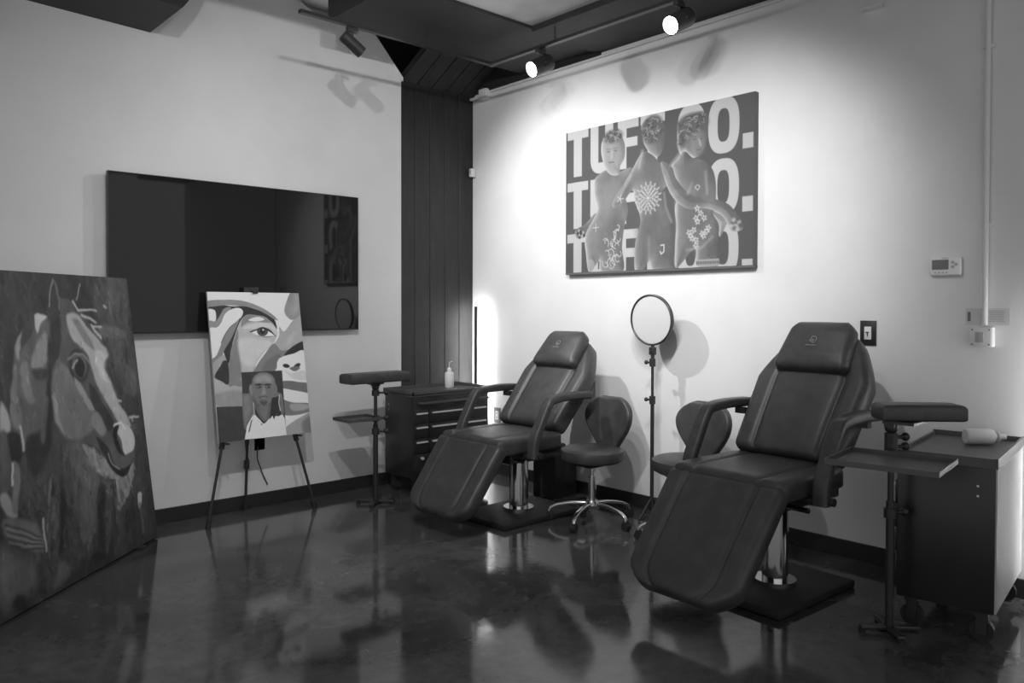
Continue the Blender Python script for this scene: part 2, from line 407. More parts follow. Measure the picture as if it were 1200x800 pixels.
    def mesh(s, name, mt, O, eu, ev, gain, parent):
        O, eu, ev = np.array(O), np.array(eu), np.array(ev)
        co = O + s.U[..., None]*eu + s.V[..., None]*ev
        idx = np.arange(s.nx*s.ny).reshape(s.ny, s.nx)
        q = np.stack([idx[:-1, :-1], idx[:-1, 1:], idx[1:, 1:], idx[1:, :-1]], -1).reshape(-1, 4)
        me = bpy.data.meshes.new(name); me.from_pydata(co.reshape(-1, 3).tolist(), [], q.tolist())
        at = me.attributes.new('print', 'FLOAT_COLOR', 'POINT')
        v = np.clip(s2l(np.clip(s.I, 0, 255))*gain, .008, .85).ravel()
        at.data.foreach_set('color', np.stack([v, v, v, np.ones_like(v)], -1).ravel().astype(np.float32))
        me.materials.append(MATS[mt]); o = bpy.data.objects.new(name, me); COL.objects.link(o); o.parent = parent
        return o
def hom(q, r):
    A = []
    for (x, y), (u, v) in zip(q, r):
        A.append([x, y, 1, 0, 0, 0, -u*x, -u*y, -u]); A.append([0, 0, 0, x, y, 1, -v*x, -v*y, -v])
    return np.linalg.svd(np.array(A, float))[2][-1].reshape(3, 3)
def mapper(H):
    def f(*pts):
        out = []
        for p in pts:
            a = H @ np.array([p[0], p[1], 1.]); out.append((a[0]/a[2], a[1]/a[2]))
        return out
    return f

# ---- big canvas print
PW, PH = 1.535, 1.02
def poster():
    t = thing('canvas_print', 'wide canvas print with three sculpted figures over repeated bold lettering', 'canvas print', (XR, 3.236, 1.606))
    MB().box((-.02, 0, PH/2), (.036, PW, PH)).build('canvas', 'dark_canvas_edge', t, smooth=0)
    MB().box((-.02, .0, -.008), (.04, PW, .014)).build('bottom_edge', 'dark_canvas_edge', t, smooth=0)
    a = Art(1, PH/PW, 420, 280, 104); k = PH/PW
    bgn = a.noise(5, 5); a.I += 3*bgn
    LV = 212
    def bx(u0, u1, v0, v1): a.poly([(u0, v0*k), (u1, v0*k), (u1, v1*k), (u0, v1*k)], LV, smooth=0)
    def ring(u0, u1, v0, v1, wd, cut=None):
        n = 48; cu, cv, ru, rv = (u0+u1)/2, (v0+v1)/2*k, (u1-u0)/2, (v1-v0)/2*k
        def se(ru, rv, p=3.2):
            return [(cu+ru*math.copysign(abs(math.cos(q))**(2/p), math.cos(q)), cv+rv*math.copysign(abs(math.sin(q))**(2/p), math.sin(q))) for q in np.linspace(0, 2*math.pi, n, endpoint=False)]
        d1 = a.sd(se(ru, rv, 2.6)); d2 = a.sd(se(ru-wd, rv-wd*1.05, 2.8))
        d = np.minimum(d1, -d2)
        if cut: d = np.minimum(d, -np.minimum(a.U-(cu), np.minimum(a.V-(cv-cut), (cv+cut)-a.V)))
        a.comp(np.clip(.5+d/a.px, 0, 1), LV)
    for v0 in (-.005, .362, .727):
        h = .328; v1 = v0+h
        bx(.010, .142, v0, v0+.062); bx(.050, .102, v0, v1)
        d1 = None
        bx(.156, .204, v0, v0+h*.75); bx(.244, .292, v0, v0+h*.75)
        ring(.156, .292, v0+h*.3, v1+.003, .048)
        bx(.204, .244, v0, v0+h*.72) if False else None
        a.poly([(.204, v0*k), (.244, v0*k), (.244, (v0+h*.78)*k), (.204, (v0+h*.78)*k)], 104, smooth=0)
        bx(.319, .369, v0, v1); bx(.319, .436, v0, v0+.062); bx(.319, .430, v0+.125, v0+.185)
        bx(.447, .576, v0, v0+.062); bx(.486, .538, v0, v1)
        ring(.639, .778, v0-.005, v1+.004, .044, cut=.035)
        ring(.790, .932, v0-.005, v1+.004, .044)
        bx(.947, .993, v0+.236, v1-.004)
    m = mapper(hom([(82, 222), (795, 60), (800, 703), (90, 735)], [(0, 0), (1, 0), (1, k), (0, k)]))
    n1 = a.noise(16, 10, 3); n2 = a.noise(40, 40, 2)
    tone = lambda b: b + 16*n1 + 6*n2
    def fig(pts, b, edge=70, ew=.008):
        d = a.sd(m(*pts), 5); gy, gx = np.gradient(d, a.px); di = np.maximum(d, 0)
        side = .5+.5*(.85*gx-.35*gy)
        v = tone(b) + edge*1.0*side**1.5*np.exp(-di/(ew*1.3)) + 26*side*np.exp(-di/.035) - 22*(1-side)*np.exp(-di/.03)
        a.comp(np.clip(.5+d/(a.px*1.3), 0, 1), v)
    def hair(c, r, n, sd):
        rg = np.random.default_rng(sd); a.ell(m(c)[0], r, 112, 6, op=.9)
        for i in range(n):
            x, y = m(c)[0]; an = rg.random()*6.28; q = math.sqrt(rg.random())
            x += r[0]*.85*q*math.cos(an); y += r[1]*.85*q*math.sin(an); t0 = rg.random()*6.28
            a.line([(x+.011*math.cos(t0+k*.7), y+.008*math.sin(t0+k*.7)) for k in range(4)], .004, 84 if i % 2 else 178, 2, .8)
    def face(eyes, nose, mouth, v0=112):
        for e_ in eyes: a.ell(m(e_)[0], (.008, .0035), v0, 2, .1, .85); a.line(m((e_[0]-8, e_[1]-9), (e_[0]+8, e_[1]-10)), .003, v0, 2, .7)
        a.line(m(*nose), .006, 205, 3, .8); a.line(m(*mouth), .005, v0, 2, .85)
    # figure at left
    fig([(200, 515), (160, 555), (124, 578), (130, 607), (160, 602), (195, 575)], 118, 50, .006)
    fig([(205, 375), (245, 352), (285, 362), (325, 345), (345, 365), (300, 430), (275, 470), (305, 455), (320, 505), (308, 560), (300, 640), (305, 728), (222, 731), (215, 690), (178, 732), (165, 665), (160, 600), (188, 540), (204, 500), (192, 450), (190, 400)], 138)
    fig([(215, 290), (220, 245), (250, 215), (285, 222), (303, 260), (303, 310), (288, 340), (283, 372), (250, 372), (228, 340)], 158, 40)
    # middle figure seen from behind
    fig([(370, 290), (410, 300), (440, 330), (485, 345), (478, 400), (450, 430), (455, 480), (482, 540), (498, 620), (500, 718), (420, 722), (402, 690), (380, 724), (350, 727), (350, 620), (368, 540), (345, 470), (335, 430), (300, 475), (268, 495), (262, 472), (300, 410), (330, 360)], 128)
    fig([(370, 232), (365, 192), (385, 170), (420, 165), (450, 180), (455, 222), (450, 270), (430, 305), (400, 292), (378, 262)], 132, 60, .006)
    # figure at right
    fig([(620, 495), (655, 510), (700, 535), (690, 560), (668, 600), (660, 560), (640, 530)], 160, 40)
    fig([(530, 285), (560, 308), (600, 318), (635, 348), (650, 400), (650, 470), (642, 515), (665, 560), (660, 640), (665, 706), (583, 712), (580, 650), (560, 655), (505, 716), (500, 640), (503, 560), (497, 490), (512, 430), (480, 350), (500, 315)], 132, 80)
    fig([(505, 232), (510, 187), (545, 155), (585, 150), (612, 178), (617, 228), (600, 272), (577, 306), (545, 292), (515, 262)], 128, 60, .006)
    pass
    # reaching arm
    fig([(440, 328), (482, 342), (502, 390), (560, 448), (640, 458), (700, 480), (735, 520), (752, 540), (755, 572), (712, 578), (690, 540), (660, 510), (610, 495), (540, 495), (478, 440)], 130, 55, .006)
    # highlights
    for pts, wd in (([(370, 285), (358, 345)], .012), ([(505, 255), (515, 290), (480, 335)], .014), ([(330, 375), (300, 430), (278, 468)], .008), ([(455, 440), (462, 490), (485, 545)], .006), ([(400, 600), (402, 690)], .007), ([(500, 470), (505, 560), (502, 700)], .009), ([(215, 690), (222, 730)], .006), ([(580, 655), (583, 708)], .006), ([(545, 650), (600, 640), (640, 600)], .005), ([(610, 360), (618, 440)], .008), ([(560, 400), (545, 440)], .01)):
        a.line(m(*pts), wd*.8, 215, 7, .55)
    for c, r, v in (((250, 480), (.035, .06), 165), ((395, 560), (.06, .05), 112), ((420, 360), (.05, .04), 116), ((560, 370), (.05, .05), 112), ((270, 560), (.03, .06), 112), ((380, 640), (.04, .06), 120), ((460, 660), (.03, .06), 110), ((545, 540), (.04, .06), 120), ((250, 420), (.04, .03), 150)):
        a.ell(m(c)[0], r, v, 22, op=.6)
    # hair and faces
    hair((258, 232), (.056, .030), 26, 1); hair((408, 205), (.060, .062), 44, 2); hair((557, 185), (.078, .048), 40, 3)
    hair((585, 158), (.03, .022), 14, 4); hair((520, 235), (.022, .05), 14, 6)
    a.ell(m((262, 296))[0], (.042, .05), 176, 10, op=.55); a.ell(m((578, 255))[0], (.036, .05), 168, 10, op=.5)
    face([(242, 288), (270, 284)], [(256, 288), (254, 312)], [(245, 328), (264, 326)])
    face([(566, 240), (592, 238)], [(584, 240), (590, 262)], [(576, 280), (592, 276)])
    # tattoos: mandala, flowers, swirls, band
    c = m((395, 458))[0]
    for ring_, (r0, ln, wd, n) in enumerate(((.016, .008, .004, 8), (.030, .009, .005, 12), (.046, .010, .005, 16), (.062, .010, .004, 16))):
        for q in range(n):
            t_ = (q+.5*(ring_ % 2))*2*math.pi/n
            a.ell((c[0]+r0*math.cos(t_), c[1]+r0*math.sin(t_)), (ln, wd), 224, 1.4, t_, .9)
            a.ell((c[0]+r0*math.cos(t_), c[1]+r0*math.sin(t_)), (ln*.45, wd*.4), 128, 1.2, t_, .8)
    a.ell(c, (.006, .006), 224, 1.2)
    def flowers(c, r, n, sd):
        rg = np.random.default_rng(sd); cc = m(c)[0]
        for i in range(n):
            an, q = rg.random()*6.28, math.sqrt(rg.random()); x, y = cc[0]+r[0]*q*math.cos(an), cc[1]+r[1]*q*math.sin(an)
            for p in range(5): a.ell((x+.008*math.cos(p*1.256+an), y+.008*math.sin(p*1.256+an)), (.0065, .004), 218, 1.5, p*1.256+an, .85)
            a.ell((x, y), (.003, .003), 120, 1)
    flowers((585, 570), (.05, .085), 15, 3)
    rg = np.random.default_rng(5); cc = m((264, 635))[0]
    for i in range(26):
        x, y = cc[0]+.042*(rg.random()*2-1), cc[1]+.085*(rg.random()*2-1)
        p0 = rg.random()*6.28; rad = .008+.012*rg.random()
        a.line([(x+rad*math.cos(p0+q*.5), y+rad*1.2*math.sin(p0+q*.5)) for q in range(7)], .004, 222, 1.3, .85)
    for c0, n in (((290, 462), 5), ((200, 568), 4)):
        cc = m(c0)[0]
        for q in range(n): a.line([cc, (cc[0]+.018*math.cos(q*2*math.pi/n), cc[1]+.018*math.sin(q*2*math.pi/n))], .004, 220, 1.3, .85)
    a.line(m((576, 412), (582, 408), (590, 414), (582, 428), (571, 418), (576, 412)), .003, 220, 1.2)
    a.line(m((446, 632), (458, 630), (458, 655), (448, 664), (444, 655)), .006, 222, 1.2)
    a.ell(m((184, 708))[0], (.022, .03), 190, 2, op=.7)
    b0 = m((583, 685), (667, 680), (667, 704), (583, 709)); a.poly(b0, 190, 1, 0)
    for q in range(14):
        f = q/13; x = b0[0][0]*(1-f)+b0[1][0]*f; a.ell((x, (b0[0][1]+b0[3][1])/2), (.0035, .008), 128, 1)
    for q in range(12): a.ell(m((728+22*math.cos(q*2.4)*math.sqrt(q/12), 552+22*math.sin(q*2.4)*math.sqrt(q/12)))[0], (.009, .008), 215 if q % 2 else 110, 3, op=.7)
    for q in range(9): a.ell(m((143+16*math.cos(q*2.4)*math.sqrt(q/9), 592+16*math.sin(q*2.4)*math.sqrt(q/9)))[0], (.006, .007), 215 if q % 2 else 60, 2, op=.7)
    a.mesh('printed_image', 'poster_print', (-.0388, PW/2, PH), (0, -PW, 0), (0, 0, -PW), POSTER_GAIN, t)
POSTER_GAIN = .62
poster()

# ---- horse painting leaning at the far left
def horse():
    B = Vector((1.552, 4.776, 0)); d = Vector((.720, .694, 0)).normalized(); n = Vector((-d.y, d.x, 0))
    W, H = 1.75, 1.515; lean = math.atan2(.181, 1.517); base = .012
    t = thing('horse_painting', 'large dark horse portrait painting leaning on the floor at far left', 'painting', B - d*(W/2))
    t.matrix_world = Matrix.Translation(B - d*(W/2)) @ Matrix((d, n, Vector((0, 0, 1)))).transposed().to_4x4()
    rot = Matrix.Rotation(-lean, 3, 'X')      # leans back towards +y (local)
    def P(x, y, z): return rot @ Vector((x, y, z)) + Vector((0, 0, base))
    MB().box(P(0, .019, H/2), (W, .036, H), rot=rot).build('canvas', 'dark_canvas_edge', t, smooth=0)
    MB().box(P(-W/2+.03, .05, H/2), (.05, .025, H-.02), rot=rot).box(P(W/2-.03, .05, H/2), (.05, .025, H-.02), rot=rot).box(P(0, .05, H-.04), (W-.1, .025, .05), rot=rot).box(P(0, .05, .04), (W-.1, .025, .05), rot=rot).build('stretcher_frame', 'pine', t, smooth=0)
    for x in (-W/2+.2, W/2-.2): MB().box((x, .02, .006), (.06, .09, .012), bev=.002).build('foot_block', 'rubber', t)
    MB().cyl(P(-.1, .06, H*.7), (-.1, .42, 0.012), .012).build('rear_prop', 'pine', t)
    a = Art(W, H, 440, 390, 60)
    HH = np.array([[-7.43978321e-03, 9.05499931e-04, 8.05894938e-01], [-2.19248616e-03, -3.86295181e-03, 2.83926958e+00], [-1.61900214e-03, 1.87963333e-04, 1.0]])
    mm = mapper(HH)
    # image u runs from the left edge of the canvas, v down from its top edge
    def m(*pts): return [(W-u, H-v) for u, v in mm(*pts)]
    streak = a.noise(14, 2.2, 3); cloud = a.noise(3, 3, 3); dab = a.noise(22, 16, 2)
    a.I += 9*streak + 9*cloud + 4*dab
    a.warp(.010, 14)
    sh = lambda b, s1=10, s2=8: b + s1*cloud + s2*dab + 6*streak
    p = lambda pts, v, soft=4, op=1: a.poly(m(*pts), sh(v), soft, 4, op)
    # lighter patches of background
    p([(108, 330), (146, 328), (158, 420), (166, 470), (140, 440), (118, 390)], 84, 22, .9)
    p([(0, 320), (30, 322), (40, 365), (20, 395), (0, 440)], 74, 20, .8)
    p([(116, 385), (145, 388), (146, 398), (118, 396)], 108, 6, .7)
    p([(146, 520), (170, 500), (182, 620), (160, 615)], 70, 14, .8)
    # body and chest
    p([(5, 520), (20, 480), (45, 470), (75, 510), (100, 520), (155, 545), (150, 600), (140, 640), (100, 665), (50, 690), (10, 640)], 72, 8)
    p([(80, 520), (100, 525), (115, 560), (112, 600), (100, 640), (88, 600), (86, 560)], 96, 8, .8)
    p([(99, 522), (125, 538), (156, 545), (154, 566), (147, 588), (138, 600), (135, 569), (117, 556), (102, 540)], 122, 4)
    p([(70, 560), (78, 600), (72, 650), (60, 640), (62, 590)], 54, 8, .9)
    p([(118, 570), (132, 590), (138, 640), (120, 650), (114, 610)], 58, 8, .9)
    for x in (58, 66, 92, 98, 106, 126): p([(x, 560), (x+4, 570), (x+3, 640), (x-2, 655), (x-3, 600)], 98 if x % 4 else 76, 6, .6)
    a.strokes(2600, 18, 4.0, .10, math.pi/2); a.strokes(1500, 9, 2.2, .10, math.pi/2)
    # neck
    p([(20, 402), (30, 383), (42, 370), (54, 373), (60, 390), (64, 420), (62, 460), (60, 500), (44, 530), (24, 515), (12, 488), (15, 440)], 92, 4)
    p([(46, 398), (54, 392), (56, 415), (52, 432), (42, 436), (36, 428)], 128, 5)
    p([(20, 402), (26, 392), (28, 404), (22, 424), (19, 415)], 138, 4)
    p([(14, 445), (19, 430), (20, 460), (26, 490), (20, 505), (12, 488)], 112, 4)
    p([(24, 430), (32, 426), (34, 448), (42, 472), (34, 476), (26, 460)], 122, 5, .8)
    p([(41, 371), (54, 373), (48, 380), (42, 392)], 168, 3)
    p([(28, 372), (40, 370), (38, 392), (28, 410), (24, 420), (25, 398)], 72, 3)
    p([(38, 436), (56, 436), (54, 446), (44, 448)], 62, 5, .8)
    p([(56, 400), (66, 410), (64, 470), (58, 530), (40, 560), (30, 520), (50, 500), (56, 450)], 54, 6)
    p([(50, 475), (58, 470), (52, 520), (47, 512)], 98, 4, .8)
    # head
    p([(58, 380), (66, 352), (78, 352), (92, 362), (105, 381), (118, 398), (128, 417), (125, 434), (132, 450), (140, 472), (149, 489), (157, 500), (158, 521), (156, 545), (144, 558), (135, 555), (126, 539), (114, 527), (78, 518), (66, 500), (61, 470), (60, 440), (66, 420), (58, 400)], 84, 3)
    p([(61, 450), (70, 428), (84, 440), (96, 462), (106, 482), (110, 502), (96, 516), (78, 516), (66, 496)], 108, 6)
    p([(62, 470), (66, 470), (70, 498), (76, 512), (66, 498)], 140, 4, .8)
    p([(78, 372), (90, 370), (104, 388), (118, 403), (127, 418), (122, 432), (129, 448), (138, 472), (149, 490), (153, 502), (144, 506), (128, 478), (114, 455), (106, 432), (98, 412), (84, 398)], 152, 4)
    p([(84, 378), (92, 378), (104, 398), (110, 412), (100, 404)], 110, 4, .7)
    p([(112, 412), (124, 420), (120, 432), (128, 450), (120, 446), (112, 430)], 176, 5, .8)
    p([(60, 372), (68, 368), (72, 396), (68, 424), (60, 410)], 54, 4)
    a.strokes(1600, 8, 2.2, .08, math.pi/2)
    # eye
    a.ell(m((92, 431))[0], (.085, .085), 56, 5); a.ell(m((93, 431))[0], (.060, .062), 88, 3); a.ell(m((93, 433))[0], (.042, .048), 34, 3)
    a.line(m((84, 434), (88, 428), (91, 425)), .012, 150, 3)
    a.line(m((80, 424), (88, 418), (97, 418), (104, 428)), .014, 118, 3)
    # cheek ridge, nostril, lips
    p([(86, 444), (94, 452), (104, 470), (112, 480), (106, 484), (96, 470), (90, 458)], 140, 4, .9)
    p([(104, 450), (116, 466), (126, 484), (134, 500), (126, 508), (116, 494), (108, 476)], 54, 4, .9)
    p([(108, 486), (116, 486), (124, 506), (118, 512), (108, 500)], 122, 4, .9)
    p([(132, 502), (140, 497), (152, 503), (158, 516), (156, 530), (146, 534), (142, 518)], 164, 3)
    p([(133, 504), (139, 500), (137, 514), (142, 528), (146, 536), (138, 530), (133, 518)], 40, 3)
    a.line(m((134, 500), (142, 497), (147, 505)), .010, 190, 2)
    p([(112, 514), (124, 524), (132, 540), (140, 552), (152, 548), (156, 540), (148, 560), (136, 558), (124, 540)], 46, 3)
    a.line(m((126, 534), (132, 546), (140, 553)), .010, 140, 3)
    # ears
    p([(56, 352), (60, 334), (64, 331), (69, 350), (71, 368), (60, 378)], 62, 3)
    a.line(m((57, 362), (59, 342), (63, 332)), .010, 130, 3); a.line(m((65, 334), (69, 352), (70, 364)), .012, 104, 3)
    p([(88, 356), (94, 334), (97, 345), (96, 366)], 60, 3); a.line(m((90, 354), (94, 336)), .008, 140, 2)
    # forelock strokes
    for pts in ([(86, 356), (92, 366), (112, 366)], [(96, 372), (104, 376), (112, 380)], [(108, 384), (112, 392), (118, 398)], [(110, 386), (118, 386)], [(122, 362), (124, 364)], [(138, 471), (142, 472)], [(152, 492), (162, 490)], [(155, 492), (156, 496)]):
        a.line(m(*pts), .014, 172, 3, .85)
    # figure fragment at the left edge
    p([(0, 474), (6, 482), (13, 500), (10, 512), (0, 508)], 150, 5)
    p([(0, 512), (10, 514), (12, 560), (8, 585), (0, 580)], 84, 5)
    p([(8, 512), (22, 512), (26, 540), (14, 545)], 46, 4)
    p([(0, 585), (8, 580), (14, 590), (20, 605), (14, 612), (4, 600)], 128, 4)
    p([(14, 545), (20, 545), (24, 560), (20, 600), (14, 600), (16, 570)], 106, 4)
    a.line(m((23, 502), (27, 522), (28, 530)), .016, 160, 3); a.line(m((14, 546), (15, 570)), .012, 176, 3)
    p([(4, 612), (24, 610), (44, 618), (52, 645), (44, 652), (20, 640), (4, 628)], 96, 5)
    for q in range(7): a.line(m((6+q, 618+q*4), (30, 624+q*4), (50, 634+q*2)), .008, 118 if q % 2 else 58, 3, .7)
    a.line(m((50, 612), (52, 628), (54, 648)), .014, 150, 3, .9)
    p([(0, 645), (28, 655), (42, 672), (40, 692), (20, 705), (0, 715)], 92, 16)
    p([(14, 712), (26, 702), (34, 716), (24, 722)], 48, 6, .9)
    p([(62, 690), (72, 660), (84, 670), (70, 688)], 100, 10, .7)
    p([(108, 655), (118, 648), (124, 655), (112, 662)], 50, 5, .9)
    p([(161, 580), (166, 578), (166, 590), (163, 598)], 170, 3, .9); a.line(m((164, 592), (168, 625)), .014, 92, 4)
    a.strokes(1500, 7, 1.7, .09, math.pi/2)
    a.I = 48 + (a.I-54)*1.35
    O = P(-W/2, -.0006, H); eu = rot @ Vector((1, 0, 0)); ev = rot @ Vector((0, 0, -1))
    a.mesh('painted_image', 'oil_paint', O, eu, ev, HORSE_GAIN, t)
HORSE_GAIN = 1.0
horse()

# ---- easel with the pop-art face painting
def easel_and_painting():
    cx, Yb, Yt, zb, zt = 2.228, 4.78, 4.955, .515, 1.447
    W = .625; H = math.hypot(zt-zb, Yt-Yb); lean = math.atan2(Yt-Yb, zt-zb)
    e = thing('easel', 'black metal tripod easel holding the face painting', 'easel', (cx, 4.78, 0))
    sl = math.tan(lean)
    def yy(z): return (z-zb)*sl + .03
    apex = Vector((-.01, yy(1.46), 1.46))
    for x0, xt in ((-.385, -.03), (.335, .03)):
        ft = Vector((x0, yy(0)+.06, .0)); top = Vector((xt, apex.y, 1.44)); mid = ft.lerp(top, .34)
        lg = MB().cyl(ft+Vector((0, 0, .01)), mid, .009).cyl(mid, top, .0125).build('leg', 'black_metal', e)
        MB().cyl(ft, ft.lerp(top, .035), .016, .014).build('foot', 'rubber', lg)
        MB().cyl(mid-(top-ft).normalized()*.03, mid+(top-ft).normalized()*.03, .017).build('clamp', 'black_plastic', lg)
        pg = ft.lerp(top, (zb-.012)/1.44)
        MB().box((pg.x, yy(zb-.012)-.025, zb-.012), (.022, .04, .01), bev=.002).build('support_peg', 'black_plastic', lg)
    ft = Vector((-.03, .262, 0)); lg = MB().cyl(ft+Vector((0, 0, .01)), ft.lerp(apex, .3), .009).cyl(ft.lerp(apex, .3), apex, .0125).build('leg', 'black_metal', e)
    MB().cyl(ft, ft.lerp(apex, .035), .016, .014).build('foot', 'rubber', lg)
    MB().cyl(ft.lerp(apex, .19), ft.lerp(apex, .23), .018).build('clamp', 'black_plastic', lg)
    MB().box(apex, (.10, .02, .04), bev=.004).build('hub', 'black_plastic', e)
    MB().box((.0, yy(zt)-.02, zt+.006), (.04, .045, .008), bev=.002).box((.0, yy(zt)-.04, zt), (.035, .004, .016)).build('top_clip', 'black_plastic', e)
    t = thing('face_painting', 'pop-art canvas of a face with inset portrait of a man, on easel', 'painting', (cx, Yb, zb))
    rot = Matrix.Rotation(-lean, 3, 'X')
    MB().box(rot @ Vector((0, .0105, H/2)), (W, .018, H), rot=rot).build('canvas', 'canvas_edge', t, smooth=0)
    a = Art(W, H, 260, 390, 208)
    q = [(242.9, 341.5), (350.3, 342.9), (363.8, 506.1), (255.9, 518.5)]
    mm = mapper(hom(q, [(0, 0), (W, 0), (W, H), (0, H)]))
    n = a.noise(18, 18, 3); nd = a.noise(60, 30, 2)
    def E1(v, *pts, soft=1.5, sm=5, op=1): a.poly(mm(*[(230+x/8, 330+y/8) for x, y in pts]), v+5*n+3*nd, soft, sm, op)
    def E2(v, *pts, soft=1.5, sm=5, op=1): a.poly(mm(*[(230+x/4.447, 420+y/4.447) for x, y in pts]), v+5*n+3*nd, soft, sm, op)
    def c1(x, y): return mm((230+x/8, 330+y/8))[0]
    def c2(x, y): return mm((230+x/4.447, 420+y/4.447))[0]
    a.I += 4*n
    # lower fields first
    E2(150, (85, 0), (240, 0), (240, 250), (105, 245), (92, 160), sm=0)
    E2(112, (165, -60), (300, -60), (300, 75), (235, 90), (235, 145), (200, 140), (165, 130))
    E2(128, (98, 185), (240, 170), (240, 255), (104, 252), soft=10)
    E2(54, (103, 252), (240, 248), (252, 425), (116, 440), sm=0)
    # right side and cheek
    E1(146, (780, 420), (825, 465), (905, 362), (960, 330), (990, 320), (1000, 560), (900, 610), (800, 650), (725, 575), (775, 505))
    E1(168, (850, 560), (880, 500), (930, 480), (900, 560), (850, 600), soft=14, op=.7)
    E1(124, (890, 95), (975, 95), (985, 290), (905, 355), (850, 322), (828, 270), (845, 195))
    E1(150, (930, 120), (975, 110), (975, 260), (900, 300), soft=20, op=.6)
    # face
    E1(158, (455, 312), (560, 303), (650, 335), (725, 385), (757, 450), (765, 520), (725, 570), (640, 660), (560, 770), (520, 900), (310, 900), (312, 720), (350, 560), (400, 410))
    E1(112, (315, 700), (350, 560), (390, 450), (395, 600), (420, 820), (410, 920), (300, 920), soft=5)
    E1(180, (400, 540), (520, 525), (715, 570), (600, 690), (540, 790), (440, 770), (400, 650), soft=10, op=.8)
    E1(118, (450, 320), (540, 306), (620, 325), (700, 372), (650, 385), (560, 372), (480, 385), (420, 420), soft=4)
    E1(214, (490, 360), (530, 338), (590, 328), (640, 352), (600, 366), (540, 370))
    E1(176, (440, 438), (500, 400), (620, 382), (700, 395), (750, 445), (756, 495), (700, 440), (620, 425), (540, 440), soft=3)
    E1(228, (525, 470), (590, 443), (680, 445), (745, 502), (660, 508), (580, 500))
    a.ell(c1(622, 466), (.038, .030), 66, 1.5); a.ell(c1(622, 466), (.019, .016), 34, 1.5); a.ell(c1(628, 450), (.006, .006), 225, 1.5)
    E1(40, (500, 468), (560, 445), (630, 428), (695, 452), (752, 515), (690, 470), (625, 440), (560, 458), (520, 472))
    E1(98, (580, 505), (660, 512), (740, 505), (665, 520), soft=3)
    # hand at left
    E1(44, (116, 235), (220, 216), (350, 230), (450, 226), (545, 250), (640, 288), (730, 345), (758, 442), (715, 385), (640, 328), (540, 308), (470, 310), (420, 360), (370, 480), (325, 640), (312, 740), (290, 760), (255, 655), (180, 400), (120, 300))
    E1(120, (113, 178), (250, 167), (380, 169), (500, 193), (620, 243), (720, 308), (765, 357), (735, 352), (640, 292), (520, 240), (400, 225), (270, 219), (118, 233))
    E1(206, (112, 262), (160, 258), (184, 285), (182, 366), (124, 366))
    E1(122, (124, 364), (182, 370), (232, 300), (262, 250), (330, 240), (262, 330), (222, 410), (180, 438), (128, 438))
    E1(206, (128, 440), (190, 430), (232, 388), (272, 300), (340, 252), (410, 246), (441, 280), (424, 330), (380, 372), (320, 420), (270, 490), (230, 580), (190, 690), (140, 735), (132, 600))
    E1(114, (380, 372), (410, 345), (335, 520), (258, 655), (235, 740), (150, 800), (140, 735), (190, 690), (240, 570), (300, 450))
    E1(140, (145, 780), (230, 700), (262, 690), (285, 750), (240, 760), (210, 800), (190, 900), (140, 880), soft=4)
    E2(46, (95, 95), (125, 40), (142, 12), (165, 25), (168, 132), (130, 118))
    # bright rim of the cheek
    E1(232, (750, 355), (772, 420), (774, 510), (730, 575), (752, 520), (764, 470))
    # nose, shadow, lips
    E1(112, (725, 578), (800, 645), (880, 632), (800, 720), (740, 830), (700, 900), (520, 900), (570, 780), (640, 680))
    E1(92, (640, 760), (760, 680), (800, 720), (730, 830), (620, 860), soft=8, op=.7)
    E1(42, (770, 790), (820, 690), (890, 615), (1010, 556), (1012, 655), (900, 676), (830, 735))
    E1(192, (800, 800), (850, 715), (910, 676), (1015, 652), (1030, 900), (800, 900))
    E2(200, (430, 0), (590, -10), (590, 180), (450, 130))
    a.ell(c2(468, 38), (.024, .013), 40, 2, .2); a.ell(c2(524, 38), (.028, .014), 48, 2, -.5)
    E2(96, (485, 50), (520, 40), (540, 50), (512, 66), soft=3)
    E2(172, (455, 60), (500, 75), (560, 60), (575, 110), (500, 105), soft=6, op=.8)
    E2(98, (445, 120), (490, 116), (530, 122), (590, 132), (590, 185), (520, 168), (470, 160), (446, 150))
    E2(228, (446, 160), (500, 165), (590, 186), (590, 232), (500, 226), (448, 212))
    E2(104, (420, 180), (446, 208), (500, 228), (590, 234), (590, 276), (500, 296), (450, 290), (425, 255))
    E2(140, (490, 235), (580, 240), (575, 262), (500, 272), soft=4)
    E2(200, (450, 300), (520, 298), (590, 280), (590, 320), (470, 350), (455, 330), soft=4)
    E2(138, (460, 360), (540, 305), (600, 285), (605, 400), (465, 395), soft=4)
    E2(104, (550, 330), (600, 300), (605, 395), (560, 390), soft=10)
    # inset portrait of a bald man in a white vest
    E2(50, (234, 72), (446, 62), (466, 408), (250, 424), sm=0)
    E2(96, (238, 200), (262, 182), (300, 190), (310, 280), (290, 330), (250, 365))
    E2(118, (244, 210), (270, 195), (285, 250), (255, 330), soft=8, op=.7)
    E2(100, (395, 185), (430, 178), (448, 200), (452, 300), (420, 300))
    E2(84, (302, 200), (398, 195), (402, 270), (378, 310), (352, 335), (322, 300))
    E2(112, (325, 250), (372, 245), (365, 310), (345, 315), soft=8, op=.6)
    a.ell(c2(285, 162), (.014, .035), 112, 2); a.ell(c2(411, 158), (.013, .034), 104, 2)
    E2(104, (290, 150), (292, 108), (315, 80), (352, 72), (388, 82), (408, 112), (410, 155), (402, 195), (380, 232), (350, 246), (322, 236), (300, 200))
    E2(140, (305, 110), (330, 88), (365, 84), (392, 105), (385, 128), (350, 122), (318, 130), soft=10, op=.8)
    for x in (325, 372):
        E2(52, (x-22, 138), (x, 130), (x+20, 136), (x, 141)); a.ell(c2(x, 149), (.016, .007), 44, 2); a.ell(c2(x-4, 148), (.005, .003), 150, 2)
